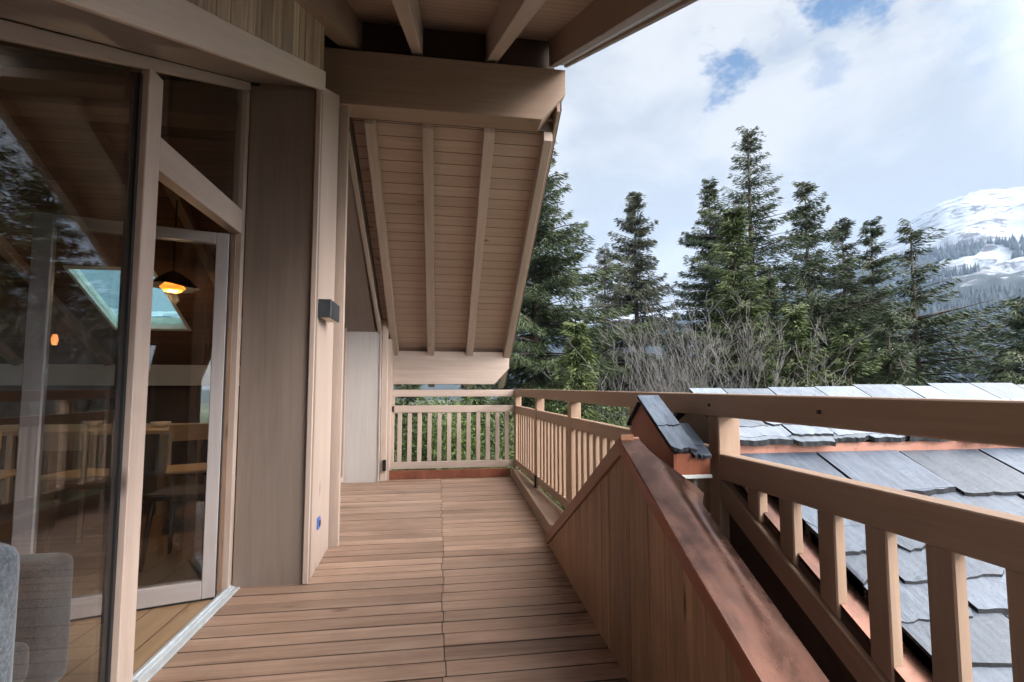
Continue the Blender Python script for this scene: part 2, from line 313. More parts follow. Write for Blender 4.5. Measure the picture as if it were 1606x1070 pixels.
class MB:
    """mesh builder: world-space pieces, UV in metres along each piece's grain, 'tone' per piece"""
    def __init__(s): s.v = []; s.f = []; s.uv = []; s.tone = []; s.mi = []
    def add(s, verts, faces, grain=(0, 0, 1), tone=None, mi=0, rnd=True):
        off = len(s.v); g = Vector(grain).normalized()
        ou, ov = (random.uniform(0, 40), random.uniform(0, 40)) if rnd else (0, 0)
        tn = random.random() if tone is None else tone
        V = [Vector(v) for v in verts]; s.v += [tuple(v) for v in V]
        for f in faces:
            s.f.append([off+i for i in f]); s.tone.append(tn); s.mi.append(mi)
            a = V[f[0]]; n = Vector((0, 0, 0))
            for i in range(1, len(f)-1): n += (V[f[i]]-a).cross(V[f[i+1]]-a)
            n = n.normalized() if n.length > 0 else Vector((0, 0, 1))
            gg = g - n*g.dot(n)
            if gg.length < 0.3: gg = n.orthogonal()
            gg.normalize(); h = n.cross(gg)
            if (abs(h.x), abs(h.y), abs(h.z)) and (h.x+h.y*1.01+h.z*1.02) < 0: h = -h
            for i in f: s.uv.append((V[i].dot(gg)+ou, V[i].dot(h)+ov))
        return s
    def box(s, x0, x1, y0, y1, z0, z1, grain=None, **k):
        x0, x1 = min(x0, x1), max(x0, x1); y0, y1 = min(y0, y1), max(y0, y1); z0, z1 = min(z0, z1), max(z0, z1)
        if grain is None:
            d = (x1-x0, y1-y0, z1-z0); i = d.index(max(d)); grain = tuple(1 if j == i else 0 for j in range(3))
        vs = [(x, y, z) for z in (z0, z1) for y in (y0, y1) for x in (x0, x1)]
        return s.add(vs, [(0, 2, 3, 1), (4, 5, 7, 6), (0, 1, 5, 4), (2, 6, 7, 3), (0, 4, 6, 2), (1, 3, 7, 5)], grain, **k)
    def beam(s, p0, p1, side, up, **k):
        """box along p0-p1; side, up = full extent vectors added from the p0-p1 edge"""
        p0, p1, side, up = Vector(p0), Vector(p1), Vector(side), Vector(up)
        vs = [p0, p0+side, p0+side+up, p0+up, p1, p1+side, p1+side+up, p1+up]
        fs = [(0, 3, 2, 1), (4, 5, 6, 7), (0, 1, 5, 4), (1, 2, 6, 5), (2, 3, 7, 6), (3, 0, 4, 7)]
        if (p1-p0).cross(side).dot(up) < 0: fs = [tuple(reversed(f)) for f in fs]
        return s.add(vs, fs, p1-p0, **k)
    def prism(s, poly, ext, grain=(0, 0, 1), **k):
        """polygon (3-D points) extruded by vector ext"""
        P_ = [Vector(p) for p in poly]; e = Vector(ext); n = len(P_)
        nn = Vector((0, 0, 0))
        for i in range(1, n-1): nn += (P_[i]-P_[0]).cross(P_[i+1]-P_[0])
        vs = P_+[p+e for p in P_]
        fs = [tuple(range(n-1, -1, -1)), tuple(range(n, 2*n))]+[(i, (i+1) % n, n+(i+1) % n, n+i) for i in range(n)]
        if nn.dot(e) < 0: fs = [tuple(reversed(f)) for f in fs]
        return s.add(vs, fs, grain, **k)
    def tube(s, pts, r, seg=8, **k):
        pts = [Vector(p) for p in pts]; rs = r if isinstance(r, (list, tuple)) else [r]*len(pts)
        vs = []; fs = []
        for i, p in enumerate(pts):
            t = (pts[min(i+1, len(pts)-1)]-pts[max(i-1, 0)]).normalized()
            a = t.cross(Vector((0, 0, 1)) if abs(t.z) < 0.9 else Vector((1, 0, 0))).normalized(); b = t.cross(a)
            for j in range(seg):
                q = 2*pi*j/seg; vs.append(p+(a*cos(q)+b*sin(q))*rs[i])
        for i in range(len(pts)-1):
            for j in range(seg): fs.append((i*seg+j, (i+1)*seg+j, (i+1)*seg+(j+1) % seg, i*seg+(j+1) % seg))
        fs.append(tuple(range(seg))); n0 = (len(pts)-1)*seg; fs.append(tuple(n0+j for j in range(seg-1, -1, -1)))
        return s.add(vs, fs, pts[-1]-pts[0] if (pts[-1]-pts[0]).length > 0 else (0, 0, 1), **k)
    def build(s, name, m, parent=None, bevel=0.003, smooth=False):
        base = Vector(parent.matrix_world.translation) if parent is not None else Vector((0, 0, 0))
        q = parent; base = Vector((0, 0, 0))
        while q is not None: base += Vector(q.location); q = q.parent
        loc = None
        if parent is None:
            A = np.array(s.v); loc = Vector(((A[:, 0].min()+A[:, 0].max())/2, (A[:, 1].min()+A[:, 1].max())/2, A[:, 2].min())); base = loc
        me = bpy.data.meshes.new(name); me.from_pydata([tuple(Vector(v)-base) for v in s.v], [], s.f)
        uvl = me.uv_layers.new(name='UVMap'); uvl.data.foreach_set('uv', np.array(s.uv, dtype=np.float32).ravel())
        at = me.attributes.new('tone', 'FLOAT', 'FACE'); at.data.foreach_set('value', np.array(s.tone, dtype=np.float32))
        me.polygons.foreach_set('material_index', np.array(s.mi, dtype=np.int32))
        o = link(name, me, m, parent, smooth=smooth)
        if loc is not None: o.location = loc
        if bevel > 0:
            b = o.modifiers.new('bevel', 'BEVEL'); b.width = bevel; b.segments = 1; b.limit_method = 'ANGLE'; b.angle_limit = radians(50)
            b.harden_normals = False
        return o
def one(name, m, parent, fn, bevel=0.003, **k):
    b = MB(); fn(b); return b.build(name, m, parent, bevel, **k)
def bx(name, m, parent, *a, bevel=0.003, grain=None, tone=None):
    return MB().box(*a, grain=grain, tone=tone).build(name, m, parent, bevel)

# ================================================================== LARGE STRUCTURE
# ------------------------------------------------------------------ deck
deck = MB()
y = 6.215; rowi = 0
dth = 0.030
while y > -3.0:
    wd = 0.1135
    jx = 0.030 + random.choice((-0.008, 0.0, 0.0, 0.006))
    sl = 0.0                      # boards lie square to the house
    segs = [(-1.10, jx-0.0015), (jx+0.0015, 1.02)] if y < 3.1 else [(-1.16, jx-0.0015), (jx+0.0015, 1.02)]
    for (xa, xb) in segs:
        dz = random.uniform(-0.0012, 0.0012)
        deck.box(xa, xb, y-wd+0.0095, y, -dth+dz, dz, grain=(1, 0, 0)); deck.mi[-6:] = [1, 0, 1, 1, 1, 1]  # board sides coloured dark, painting the shade of the gaps
    y -= wd; rowi += 1
deck_o = deck.build('deck', [M['deck'], M['dark']], None, 0.0018); tag(deck_o, kind='structure')
sub = MB().box(-1.2, 1.10, -3.0, 6.2, -0.30, -0.050, tone=0.2).build('deck_base', M['seal'], None, 0); tag(sub, kind='structure')

# ------------------------------------------------------------------ chalet
chalet = thing('chalet', 'timber chalet with glazed front, open glass door and beamed overhanging roof', 'house', (-1.16, 3.0, 0))
FX = -1.16                                                # glazed front
def nearz(y, z0, y0=3.044): return z0+0.531*(y-y0)        # rake of the near roof
# column: return face, side wall, corner strip
bx('column', M['column'], chalet, FX+0.012, -0.775, 3.05, 3.66, -0.02, 2.95, grain=(0, 0, 1))
one('corner_board', M['column'], chalet, lambda b: b.box(-0.775, -0.736, 3.046, 3.085, 0.0, 2.955, grain=(0, 0, 1)))
wl = MB()
wl.prism([(-0.736, 3.030, 0.004), (-0.762, 3.672, 0.004), (-0.762, 3.672, 3.30), (-0.736, 3.030, 2.975)], (-0.030, 0, 0))
wl.build('wall_board', M['pale'], chalet)
bx('wall_post', M['pale'], chalet, -0.868, -0.700, 3.695, 3.745, 0.0, 3.24, grain=(0, 0, 1))
bx('post_reveal', M['dark'], chalet, -0.86, -0.765, 3.665, 3.694, 0.0, 3.0)
# recessed wall with sliding glass door
one('recess_wall', M['grey_panel'], chalet, lambda b: (b.box(-1.22, -1.135, 3.75, 4.35, 0, 3.2, grain=(0, 0, 1)),
    b.box(-1.22, -1.135, 6.05, 6.08, 0, 2.4, grain=(0, 0, 1)), b.box(-1.22, -1.135, 4.35, 6.05, 2.06, 2.9, grain=(0, 1, 0))))
gd = one('glass_door', M['pale'], chalet, lambda b: (b.box(-1.135, -1.10, 4.35, 4.41, 0.03, 2.06), b.box(-1.135, -1.10, 6.02, 6.05, 0.03, 2.06),
    b.box(-1.135, -1.10, 4.41, 6.02, 2.0, 2.06), b.box(-1.135, -1.10, 4.41, 6.02, 0.03, 0.09)))
bx('glass_pane', M['glass'], gd, -1.125, -1.113, 4.411, 6.019, 0.091, 1.999, bevel=0)
bx('end_panel', M['grey_panel'], chalet, -1.134, -0.704, 6.08, 6.12, 0.0, 1.80, grain=(0, 0, 1))
bx('end_panel_trim', M['pale'], chalet, -0.722, -0.704, 6.068, 6.080, 0.0, 1.785, grain=(0, 0, 1))
bx('end_post', M['pale'], chalet, -0.702, -0.632, 6.14, 6.21, 0.0, 1.95, grain=(0, 0, 1))
bx('end_post', M['pale'], chalet, -0.700, -0.60, 6.215, 6.60, 0.0, 1.72, grain=(0, 0, 1), bevel=0)
# ridge beam and eave beam share the same clipped end
def clipped(name, m, x0, x1, y0, y1, z0, z1, cx, cz):
    b = MB(); b.prism([(x0, y0, z0), (x1-cx, y0, z0), (x1, y0, z0+cz), (x1, y0, z1), (x0, y0, z1)], (0, y1-y0, 0), (1, 0, 0)); return b.build(name, m, chalet, 0.004)
clipped('ridge_beam', M['beam'], -1.10, 0.995, 3.75, 3.95, 3.285, 3.722, 0.20, 0.235)
clipped('eave_beam', M['pale'], -0.69, 0.928, 6.6, 6.76, 1.163, 1.600, 0.20, 0.215)
# far roof slope
FS = 0.643
def farz(y): return 1.607+FS*(6.5-y)
bfar = [(-0.625, -0.545), (-0.165, -0.075), (0.345, 0.435)]
for (xa, xb) in bfar:
    one('rafter', M['pale'], chalet, lambda b: b.beam((xa, 3.951, farz(3.951)), (xa, 7.25, farz(7.25)), (xb-xa, 0, 0), (0, 0, 0.14)))
one('verge_rafter', M['pale'], chalet, lambda b: b.beam((0.855, 3.96, farz(3.96)-0.02), (0.855, 7.25, farz(7.25)-0.02), (0.075, 0, 0), (0, 0, 0.16)))
one('verge_board', M['beam'], chalet, lambda b: b.beam((0.932, 3.80, farz(3.80)+0.05), (0.932, 7.32, farz(7.32)+0.05), (0.028, 0, 0), (0, 0, 0.22)))
one('verge_flashing', M['anthracite'], chalet, lambda b: b.beam((0.962, 3.80, farz(3.80)+0.07), (0.962, 7.32, farz(7.32)+0.07), (0.012, 0, 0), (0, 0, 0.215)))
SKX0, SKX1, SKY0, SKY1 = -3.72, -2.90, 5.40, 6.24        # skylight opening in the far slope
ft = 0.141
so = MB(); so.beam((-1.16, 3.952, farz(3.952)+ft), (-1.16, 7.3, farz(7.3)+ft), (2.09, 0, 0), (0, 0, 0.024)); so.v = so.v
sof = MB()
sof.add([(-1.16, 3.952, farz(3.952)+ft), (0.929, 3.952, farz(3.952)+ft), (0.929, 7.3, farz(7.3)+ft), (-1.16, 7.3, farz(7.3)+ft),
         (-1.16, 3.952, farz(3.952)+ft+.03), (0.929, 3.952, farz(3.952)+ft+.03), (0.929, 7.3, farz(7.3)+ft+.03), (-1.16, 7.3, farz(7.3)+ft+.03)],
        [(0, 3, 2, 1), (4, 5, 6, 7), (0, 1, 5, 4), (1, 2, 6, 5), (2, 3, 7, 6), (3, 0, 4, 7)], (1, 0, 0), rnd=False)
sof.build('soffit_boards', M['soffit'], chalet, 0)
# boxed-in soffit beside the wall and its slanted trim
one('boxed_soffit', M['column'], chalet, lambda b: b.beam((-1.16, 3.96, farz(3.96)-0.085), (-1.16, 6.09, farz(6.09)-0.085), (0.385, 0, 0), (0, 0, 0.03)), bevel=0)
one('slanted_trim', M['pale'], chalet, lambda b: b.beam((-0.775, 3.96, farz(3.96)-0.105), (-0.745, 6.10, farz(6.10)-0.105), (0.04, 0, 0), (0, 0, 0.10)))
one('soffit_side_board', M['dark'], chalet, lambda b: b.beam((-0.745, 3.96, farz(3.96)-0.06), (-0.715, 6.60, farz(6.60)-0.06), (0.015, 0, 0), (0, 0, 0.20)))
# near roof slope
NS = 0.531
def nz(y): return 3.742+NS*(y-3.75)
for (xa, xb) in ((-0.800, -0.655), (-0.245, -0.165), (0.350, 0.440)):
    one('rafter', M['beam' if xa < -0.5 else 'pale'], chalet, lambda b: b.beam((xa, -0.75, nz(-0.75)), (xa, 3.95, nz(3.95)), (xb-xa, 0, 0), (0, 0, 0.255)))
one('verge_rafter', M['beam'], chalet, lambda b: b.beam((0.890, -0.75, nz(-0.75)+0.02), (0.890, 3.90, nz(3.90)+0.02), (0.065, 0, 0), (0, 0, 0.255)))
one('drip_edge', M['white_strip'], chalet, lambda b: b.beam((0.957, -0.75, nz(-0.75)+0.030), (0.957, 3.84, nz(3.84)+0.030), (0.040, 0, 0), (0, 0, 0.02)), bevel=0)
one('verge_board', M['beam'], chalet, lambda b: b.beam((0.999, -0.78, nz(-0.78)+0.012), (0.999, 3.82, nz(3.82)+0.012), (0.03, 0, 0), (0, 0, 0.27)))
one('near_soffit_boards', M['soffit'], chalet, lambda b: b.add(
    [(-1.16, -0.75, nz(-0.75)+0.257), (0.889, -0.75, nz(-0.75)+0.257), (0.889, 4.0, nz(4.0)+0.257), (-1.16, 4.0, nz(4.0)+0.257),
     (-1.16, -0.75, nz(-0.75)+0.287), (0.889, -0.75, nz(-0.75)+0.287), (0.889, 4.0, nz(4.0)+0.287), (-1.16, 4.0, nz(4.0)+0.287)],
    [(0, 3, 2, 1), (4, 5, 6, 7), (0, 1, 5, 4), (1, 2, 6, 5), (2, 3, 7, 6), (3, 0, 4, 7)], (1, 0, 0), rnd=False), bevel=0)
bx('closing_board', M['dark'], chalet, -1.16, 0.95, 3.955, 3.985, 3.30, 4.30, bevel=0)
# wall above the glazing: rake board, planks, soffit
one('rake_board', M['rake'], chalet, lambda b: b.beam((-0.750, -1.2, nearz(-1.2, 2.951)), (-0.750, 3.060, nearz(3.060, 2.951)), (0.030, 0, 0), (0, 0, 0.125)))
pk = MB(); yy = 3.06
while yy > -1.1:
    wd = random.choice((0.07, 0.085, 0.10, 0.12)); y0 = yy-wd+0.002
    dx = random.uniform(0, 0.006)
    pk.prism([(-0.765, y0, nearz(y0, 3.070)), (-0.765, yy, nearz(yy, 3.070)), (-0.765, yy, nz(yy)+0.05), (-0.765, y0, nz(y0)+0.05)], (0.027+dx, 0, 0), (0, 0, 1))
    yy -= wd
pk.build('upper_wall_planks', M['plank'], chalet, 0.002)
bx('upper_wall_return', M['beam'], chalet, -1.10, -0.766, 3.062, 3.10, 2.955, 3.75, bevel=0)
one('front_soffit', M['column'], chalet, lambda b: b.beam((FX+0.02, -1.2, nearz(-1.2, 2.965)), (FX+0.02, 3.05, nearz(3.05, 2.965)), (0.39, 0, 0), (0, 0, 0.03)), bevel=0)
# glazing frame
fr = MB()
fr.beam((FX-0.05, -1.2, nearz(-1.2, 2.912)), (FX-0.05, 3.05, nearz(3.05, 2.912)), (0.062, 0, 0), (0, 0, 0.052))
fr.build('glazing_head', M['pale'], chalet)
bx('mullion', M['pale'], chalet, FX-0.055, FX+0.012, 2.052, 2.148, 0.0, 2.40, grain=(0, 0, 1))
bx('mullion', M['pale'], chalet, FX-0.055, FX+0.012, 0.10, 0.19, 0.0, 1.36, grain=(0, 0, 1))
bx('mullion_seal', M['seal'], chalet, FX-0.045, FX-0.012, 2.037, 2.052, 0.0, 2.36, bevel=0)
bx('transom', M['pale'], chalet, FX-0.052, FX+0.010, 2.1485, 3.004, 2.018, 2.160, grain=(0, 1, 0))
bx('door_jamb', M['pale'], chalet, FX-0.05, FX+0.010, 3.005, 3.049, 0.0, 2.90, grain=(0, 0, 1))
bx('jamb_rebate', M['darkwood'], chalet, FX-0.09, FX-0.051, 2.962, 3.049, 0.0, 2.015, grain=(0, 0, 1))
bx('hinge_strip', M['kerb'], chalet, FX-0.05, FX-0.02, 2.996, 3.004, 0.0, 2.017, bevel=0)
def pane(name, pts, parent=chalet, th=0.018):
    return MB().prism(pts, (th, 0, 0)).build(name, M['glass'], parent, 0)
pane('fixed_pane', [(FX-0.035, 0.192, 0.03), (FX-0.035, 2.050, 0.03), (FX-0.035, 2.050, nearz(2.05, 2.911)), (FX-0.035, 0.192, nearz(0.192, 2.911))])
pane('fixed_pane', [(FX-0.035, -1.1, 0.03), (FX-0.035, 0.098, 0.03), (FX-0.035, 0.098, nearz(0.098, 2.911)), (FX-0.035, -1.1, nearz(-1.1, 2.911))])
pane('upper_pane', [(FX-0.035, 2.149, 2.161), (FX-0.035, 3.004, 2.161), (FX-0.035, 3.004, nearz(3.004, 2.911)), (FX-0.035, 2.149, nearz(2.149, 2.911))])
bx('glazing_sill', M['pale'], chalet, FX-0.05, FX+0.01, -1.1, 2.0515, -0.02, 0.028, bevel=0.002)
one('threshold', M['alu'], chalet, lambda b: (b.box(FX-0.012, FX+0.030, 2.149, 3.046, -0.02, 0.012), b.box(FX+0.032, FX+0.058, 2.02, 3.046, -0.02, 0.006), b.box(FX+0.006, FX+0.012, 2.149, 3.046, 0.012, 0.020)), bevel=0.0015)
# open door leaf, swung inwards
leaf = bpy.data.objects.new('door_leaf', None); COL.objects.link(leaf); leaf.parent = chalet
hp = Vector((-1.175, 2.900, 0)); ed = Vector((-0.795, -0.243, 0)); LW = ed.length; ed.normalize(); en = Vector((ed.y, -ed.x, 0))
if en.y > 0: en = -en
def lb(name, m, u0, u1, z0, z1, d0=0.0, d1=0.055, bevel=0.003):
    b = MB(); b.beam(hp+ed*u0-en*d0+Vector((0, 0, z0)), hp+ed*u1-en*d0+Vector((0, 0, z0)), -en*(d1-d0), (0, 0, z1-z0))
    if z1-z0 > u1-u0: b = MB(); b.beam(hp+ed*u0-en*d0+Vector((0, 0, z0)), hp+ed*u0-en*d0+Vector((0, 0, z1)), ed*(u1-u0), -en*(d1-d0))
    return b.build(name, m, leaf, bevel)
lb('stile', M['leaf_frame'], 0.0, 0.062, 0.012, 1.985); lb('stile', M['leaf_frame'], LW-0.075, LW, 0.012, 1.985)
lb('rail', M['leaf_frame'], 0.0625, LW-0.0755, 1.925, 1.985); lb('rail', M['leaf_frame'], 0.0625, LW-0.0755, 0.012, 0.105)
lb('glass_pane', M['glass'], 0.063, LW-0.076, 0.106, 1.924, 0.018, 0.036, 0)
lb('seal', M['seal'], -0.006, 0.0, 0.012, 1.985, 0.006, 0.05, 0)
#lb('handle', M['alu'], LW-0.045, LW-0.030, 0.98, 1.10, -0.045, -0.03)
lb('drip_seal', M['seal'], 0.0, LW, 0.002, 0.011, 0.006, 0.05, 0)

# ------------------------------------------------------------------ interior shell (room behind the glass)
RX = -6.4
one('oak_floor', M['oak'], chalet, lambda b: b.add([(RX, -1.2, -0.03), (FX-0.013, -1.2, -0.03), (FX-0.013, 7.0, -0.03), (RX, 7.0, -0.03), (RX, -1.2, 0.0), (FX-0.013, -1.2, 0.0), (FX-0.013, 7.0, 0.0), (RX, 7.0, 0.0)],
    [(0, 3, 2, 1), (4, 5, 6, 7), (0, 1, 5, 4), (1, 2, 6, 5), (2, 3, 7, 6), (3, 0, 4, 7)], (0, 1, 0), rnd=False), bevel=0)
cl = MB()
def slab(b, x0, x1, y0, y1, zf, th=0.06, mi=0):
    b.add([(x0, y0, zf(y0)), (x1, y0, zf(y0)), (x1, y1, zf(y1)), (x0, y1, zf(y1)), (x0, y0, zf(y0)+th), (x1, y0, zf(y0)+th), (x1, y1, zf(y1)+th), (x0, y1, zf(y1)+th)],
          [(0, 3, 2, 1), (4, 5, 6, 7), (0, 1, 5, 4), (1, 2, 6, 5), (2, 3, 7, 6), (3, 0, 4, 7)], (1, 0, 0), rnd=False, tone=0.5, mi=mi)
cz = lambda y: farz(y)+0.02
nzc = lambda y: nz(y)+0.05
slab(cl, RX, SKX0, 3.95, 7.0, cz); slab(cl, SKX1, FX-0.055, 3.95, 7.0, cz)
slab(cl, SKX0, SKX1, 3.95, SKY0, cz); slab(cl, SKX0, SKX1, SKY1, 7.0, cz)
slab(cl, RX, FX-0.056, -1.2, 3.99, nzc)
cl.box(RX, FX-0.056, 3.95, 3.99, 3.2, 4.0, grain=(1, 0, 0))
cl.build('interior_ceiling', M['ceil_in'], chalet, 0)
one('interior_beam', M['beam'], chalet, lambda b: b.box(RX, FX-0.06, 3.72, 3.94, 3.10, 3.34))
for xx in (-5.1, -4.1, -2.35, -1.45):
    one('interior_rafter', M['beam'], chalet, lambda b: b.beam((xx, 3.95, cz(3.95)-0.1), (xx, 6.9, cz(6.9)-0.1), (0.08, 0, 0), (0, 0, 0.1)))
sk_o = one('skylight', M['in_pale'], chalet, lambda b: (
    slab(b, SKX0+0.001, SKX0+0.03, SKY0, SKY1, lambda y: cz(y)-0.01, 0.13), slab(b, SKX1-0.03, SKX1-0.001, SKY0, SKY1, lambda y: cz(y)-0.01, 0.13),
    slab(b, SKX0+0.031, SKX1-0.031, SKY0, SKY0+0.03, lambda y: cz(y)-0.01, 0.13), slab(b, SKX0+0.031, SKX1-0.031, SKY1-0.03, SKY1, lambda y: cz(y)-0.01, 0.13)), bevel=0)
one('glass_pane', M['sky_glass'], sk_o, lambda b: slab(b, SKX0+0.03, SKX1-0.03, SKY0+0.03, SKY1-0.03, lambda y: cz(y)+0.04, 0.02), bevel=0)
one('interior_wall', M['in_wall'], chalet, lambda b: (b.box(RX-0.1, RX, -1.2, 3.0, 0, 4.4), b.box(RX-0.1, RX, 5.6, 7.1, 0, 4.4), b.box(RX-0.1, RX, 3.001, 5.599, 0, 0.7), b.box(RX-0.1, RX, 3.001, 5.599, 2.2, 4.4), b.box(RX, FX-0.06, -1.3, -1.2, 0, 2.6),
    b.box(RX, -3.12, 6.9, 7.0, 0, 1.2), b.box(-2.72, -1.23, 6.9, 7.0, 0, 1.2), b.box(-3.119, -2.721, 6.9, 7.0, 0, 0.62), b.box(-1.23, -1.17, 3.75, 7.0, 0, 3.2)), bevel=0)
bx('pale_eave_beam', M['in_pale'], chalet, RX, -1.24, 6.72, 6.86, 1.145, 1.405)
w2 = one('added_side_window', M['dark'], chalet, lambda b: (b.box(RX-0.07, RX-0.02, 3.005, 3.06, 0.705, 2.195), b.box(RX-0.07, RX-0.02, 5.54, 5.595, 0.705, 2.195), b.box(RX-0.07, RX-0.02, 3.0605, 5.5395, 0.705, 0.76), b.box(RX-0.07, RX-0.02, 3.0605, 5.5395, 2.14, 2.195)), bevel=0)  # unseen window, added to let more daylight into the room
bx('glass_pane', M['glass'], w2, RX-0.05, RX-0.04, 3.061, 5.539, 0.761, 2.139, bevel=0)  # pane of the added, unseen side window
wf = one('window', M['dark'], chalet, lambda b: (b.box(-3.115, -3.08, 6.905, 6.95, 0.622, 1.198), b.box(-2.76, -2.725, 6.905, 6.95, 0.622, 1.198), b.box(-3.0795, -2.7605, 6.905, 6.95, 0.622, 0.66), b.box(-3.0795, -2.7605, 6.905, 6.95, 1.16, 1.198)), bevel=0)
bx('glass_pane', M['glass'], wf, -3.079, -2.761, 6.92, 6.93, 0.661, 1.159, bevel=0)
bx('back_lintel', M['in_wall'], chalet, RX, -1.23, 6.90, 7.0, 1.20, 1.5, bevel=0)
# roof covering (seen from outside only)
one('roof', M['anthracite'], chalet, lambda b: (slab(b, -1.16, 0.957, 3.86, 7.33, lambda y: farz(y)+0.20, 0.06), slab(b, RX-0.2, SKX0-0.25, 3.86, 7.33, lambda y: farz(y)+0.20, 0.06),
    slab(b, SKX1+0.25, -1.161, 3.86, 7.33, lambda y: farz(y)+0.20, 0.06), slab(b, SKX0-0.25, SKX1+0.25, 3.86, SKY0-0.2, lambda y: farz(y)+0.20, 0.06), slab(b, SKX0-0.25, SKX1+0.25, SKY1+0.35, 7.33, lambda y: farz(y)+0.20, 0.06),
    slab(b, -1.159, 1.035, -0.85, 4.02, lambda y: nz(y)+0.30, 0.06), slab(b, RX-0.2, -1.16, -1.3, 4.02, lambda y: nz(y)+0.30, 0.06)), bevel=0)
bx('lower_wall', M['column'], chalet, RX, 1.08, -3.0, 6.25, -6.0, -0.31, bevel=0)

# ------------------------------------------------------------------ kerb and copper skirting at the deck's edge
kb = MB()
kb.prism([(0.812, 3.62, 0.0), (0.905, 6.21, 0.0), (0.935, 6.21, 0.0), (0.842, 3.62, 0.0)], (0, 0, 0.115), (0, 1, 0))
k0 = kb.build('deck_kerb', M['kerb'], None, 0.003); tag(k0, 'raised brown timber kerb along the deck under the side railing', 'kerb')
kt = MB(); kt.prism([(0.8435, 3.62, 0.02), (0.9365, 6.21, 0.02), (1.005, 6.21, 0.02), (1.06, 3.62, 0.02)], (0, 0, 0.065), (0, 1, 0))
k1 = kt.build('gutter_board', M['kerb'], k0, 0.002)
cs_ = MB().box(-0.63, 0.90, 6.222, 6.26, 0.0, 0.105, grain=(1, 0, 0)).build('copper_skirting', M['skirt'], None, 0.002)
tag(cs_, 'long low reddish copper skirting under the end railing', 'skirting')

# ------------------------------------------------------------------ railings
def RXl(y): return 1.10-0.0286*(y-1.8)
dirv = Vector((-0.0286, 1, 0)).normalized(); perp = Vector((1, 0.0286, 0)).normalized()
side = thing('side_railing', 'long stained timber balustrade above the slate roof, right side of deck', 'railing', (1.10, 1.8, 0))
def rb(name, y0, y1, z0, z1, t=0.06, off=0.0, m='rail', parent=None, bevel=0.004, dz=0.0):
    p0 = Vector((RXl(y0), y0, z0))+perp*off; p1 = Vector((RXl(y1), y1, z0+dz))+perp*off
    return MB().beam(p0, p1, perp*t, (0, 0, z1-z0)).build(name, M[m], parent or side, bevel)
def rv(name, y, z0, z1, wd, t, off=0.0, parent=None, bevel=0.004, m='rail', z0b=None):
    """upright: y = far edge, runs towards the viewer by wd"""
    q0 = Vector((RXl(y), y, 0))+perp*off; q1 = Vector((RXl(y-wd), y-wd, 0))+perp*off
    zb = z0 if z0b is None else z0b
    b = MB(); b.prism([q0+Vector((0, 0, z0)), q1+Vector((0, 0, zb)), q1+Vector((0, 0, z1)), q0+Vector((0, 0, z1))], perp*t, (0, 0, 1))
    return b.build(name, M[m], parent or side, bevel)
rb('top_rail', -3.2, 6.34, 1.012, 1.102, 0.085, -0.01)
rb('middle_rail', -3.2, 1.828, 0.765, 0.865, 0.062)
rb('middle_rail', 2.68, 6.28, 0.80, 0.885, 0.055)
rb('middle_rail', 1.912, 2.60, 0.80, 0.885, 0.055)
def rakez(y): return 0.752+0.56*(y-1.80)                  # top edge of the raking board
YB = 0.42
p0 = Vector((RXl(1.829), 1.829, rakez(1.829)-0.095)); p1 = Vector((RXl(YB), YB, rakez(YB)-0.095))
MB().beam(p0, p1, perp*0.078, (0, 0, 0.095)).build('raking_rail', M['rail'], side, 0.004)
rb('bottom_rail', -3.2, YB-0.002, rakez(YB)-0.095, rakez(YB), 0.07)
rb('bottom_rail', 3.0, 6.28, 0.125, 0.205, 0.06)
rv('post', 1.905, 0.45, 1.0115, 0.075, 0.095)
rv('post', 2.70, 0.70, 1.0115, 0.07, 0.08)
for yp in (3.93, 5.16): rv('post', yp, 0.09, 1.0115, 0.09, 0.085, -0.004)
rv('post', 6.375, 0.09, 1.0115, 0.09, 0.075, -0.002)
for yp in (-0.9, -3.1): rv('post', yp, -0.1, 1.0115, 0.075, 0.095)
yb = 1.683
while yb > -3.1:
    zz = rakez(yb) if yb > YB else rakez(YB); zb = rakez(yb-0.065) if yb-0.065 > YB else rakez(YB)
    if not (-1.0 < yb < -0.86): rv('baluster', yb, zz+0.001, 0.7645, 0.065, 0.036, 0.012, z0b=zb+0.001)
    yb -= 0.1625
yb = 6.20
while yb > 1.95:
    if all(abs(yb-0.02-(p-0.045)) > 0.085 for p in (3.93, 5.16, 2.70)): rv('baluster', yb, 0.2055 if yb > 3.0 else 0.6, 0.7995, 0.055, 0.036, 0.01)
    yb -= 0.135
bx('bracket', M['blackmetal'], side, 0.985, 1.003, 5.085, 5.125, 0.03, 0.21)
for yy in (1.868, 1.30, 0.55): rb('screw_head', yy, yy+0.012, 1.05, 1.062, 0.004, -0.0135, 'blackmetal', bevel=0)

end = thing('end_railing', 'pale timber balustrade across the far end of the deck', 'railing', (0.15, 6.35, 0))
def eb(name, *a, **k): return bx(name, M['pale'], end, *a, **k)
eb('top_rail', -0.63, 0.962, 6.335, 6.40, 1.005, 1.092, bevel=0.004)
eb('middle_rail', -0.594, 0.958, 6.34, 6.39, 0.805, 0.893, bevel=0.004)
eb('bottom_rail', -0.63, 0.958, 6.335, 6.39, 0.106, 0.190, bevel=0.004)
eb('post', -0.628, -0.560, 6.34, 6.40, 0.1905, 1.0045, bevel=0.004)
for k in range(13):
    x = -0.520+0.1235*k
    eb('baluster', x, x+0.052, 6.35, 6.385, 0.1905, 0.8045, bevel=0.003)
tag(bx('sensor_box', M['blackmetal'], None, -0.668, -0.628, 6.155-0.05, 6.139, 0.125, 0.255),
    'small black metal box low on the pale end post', 'bracket')

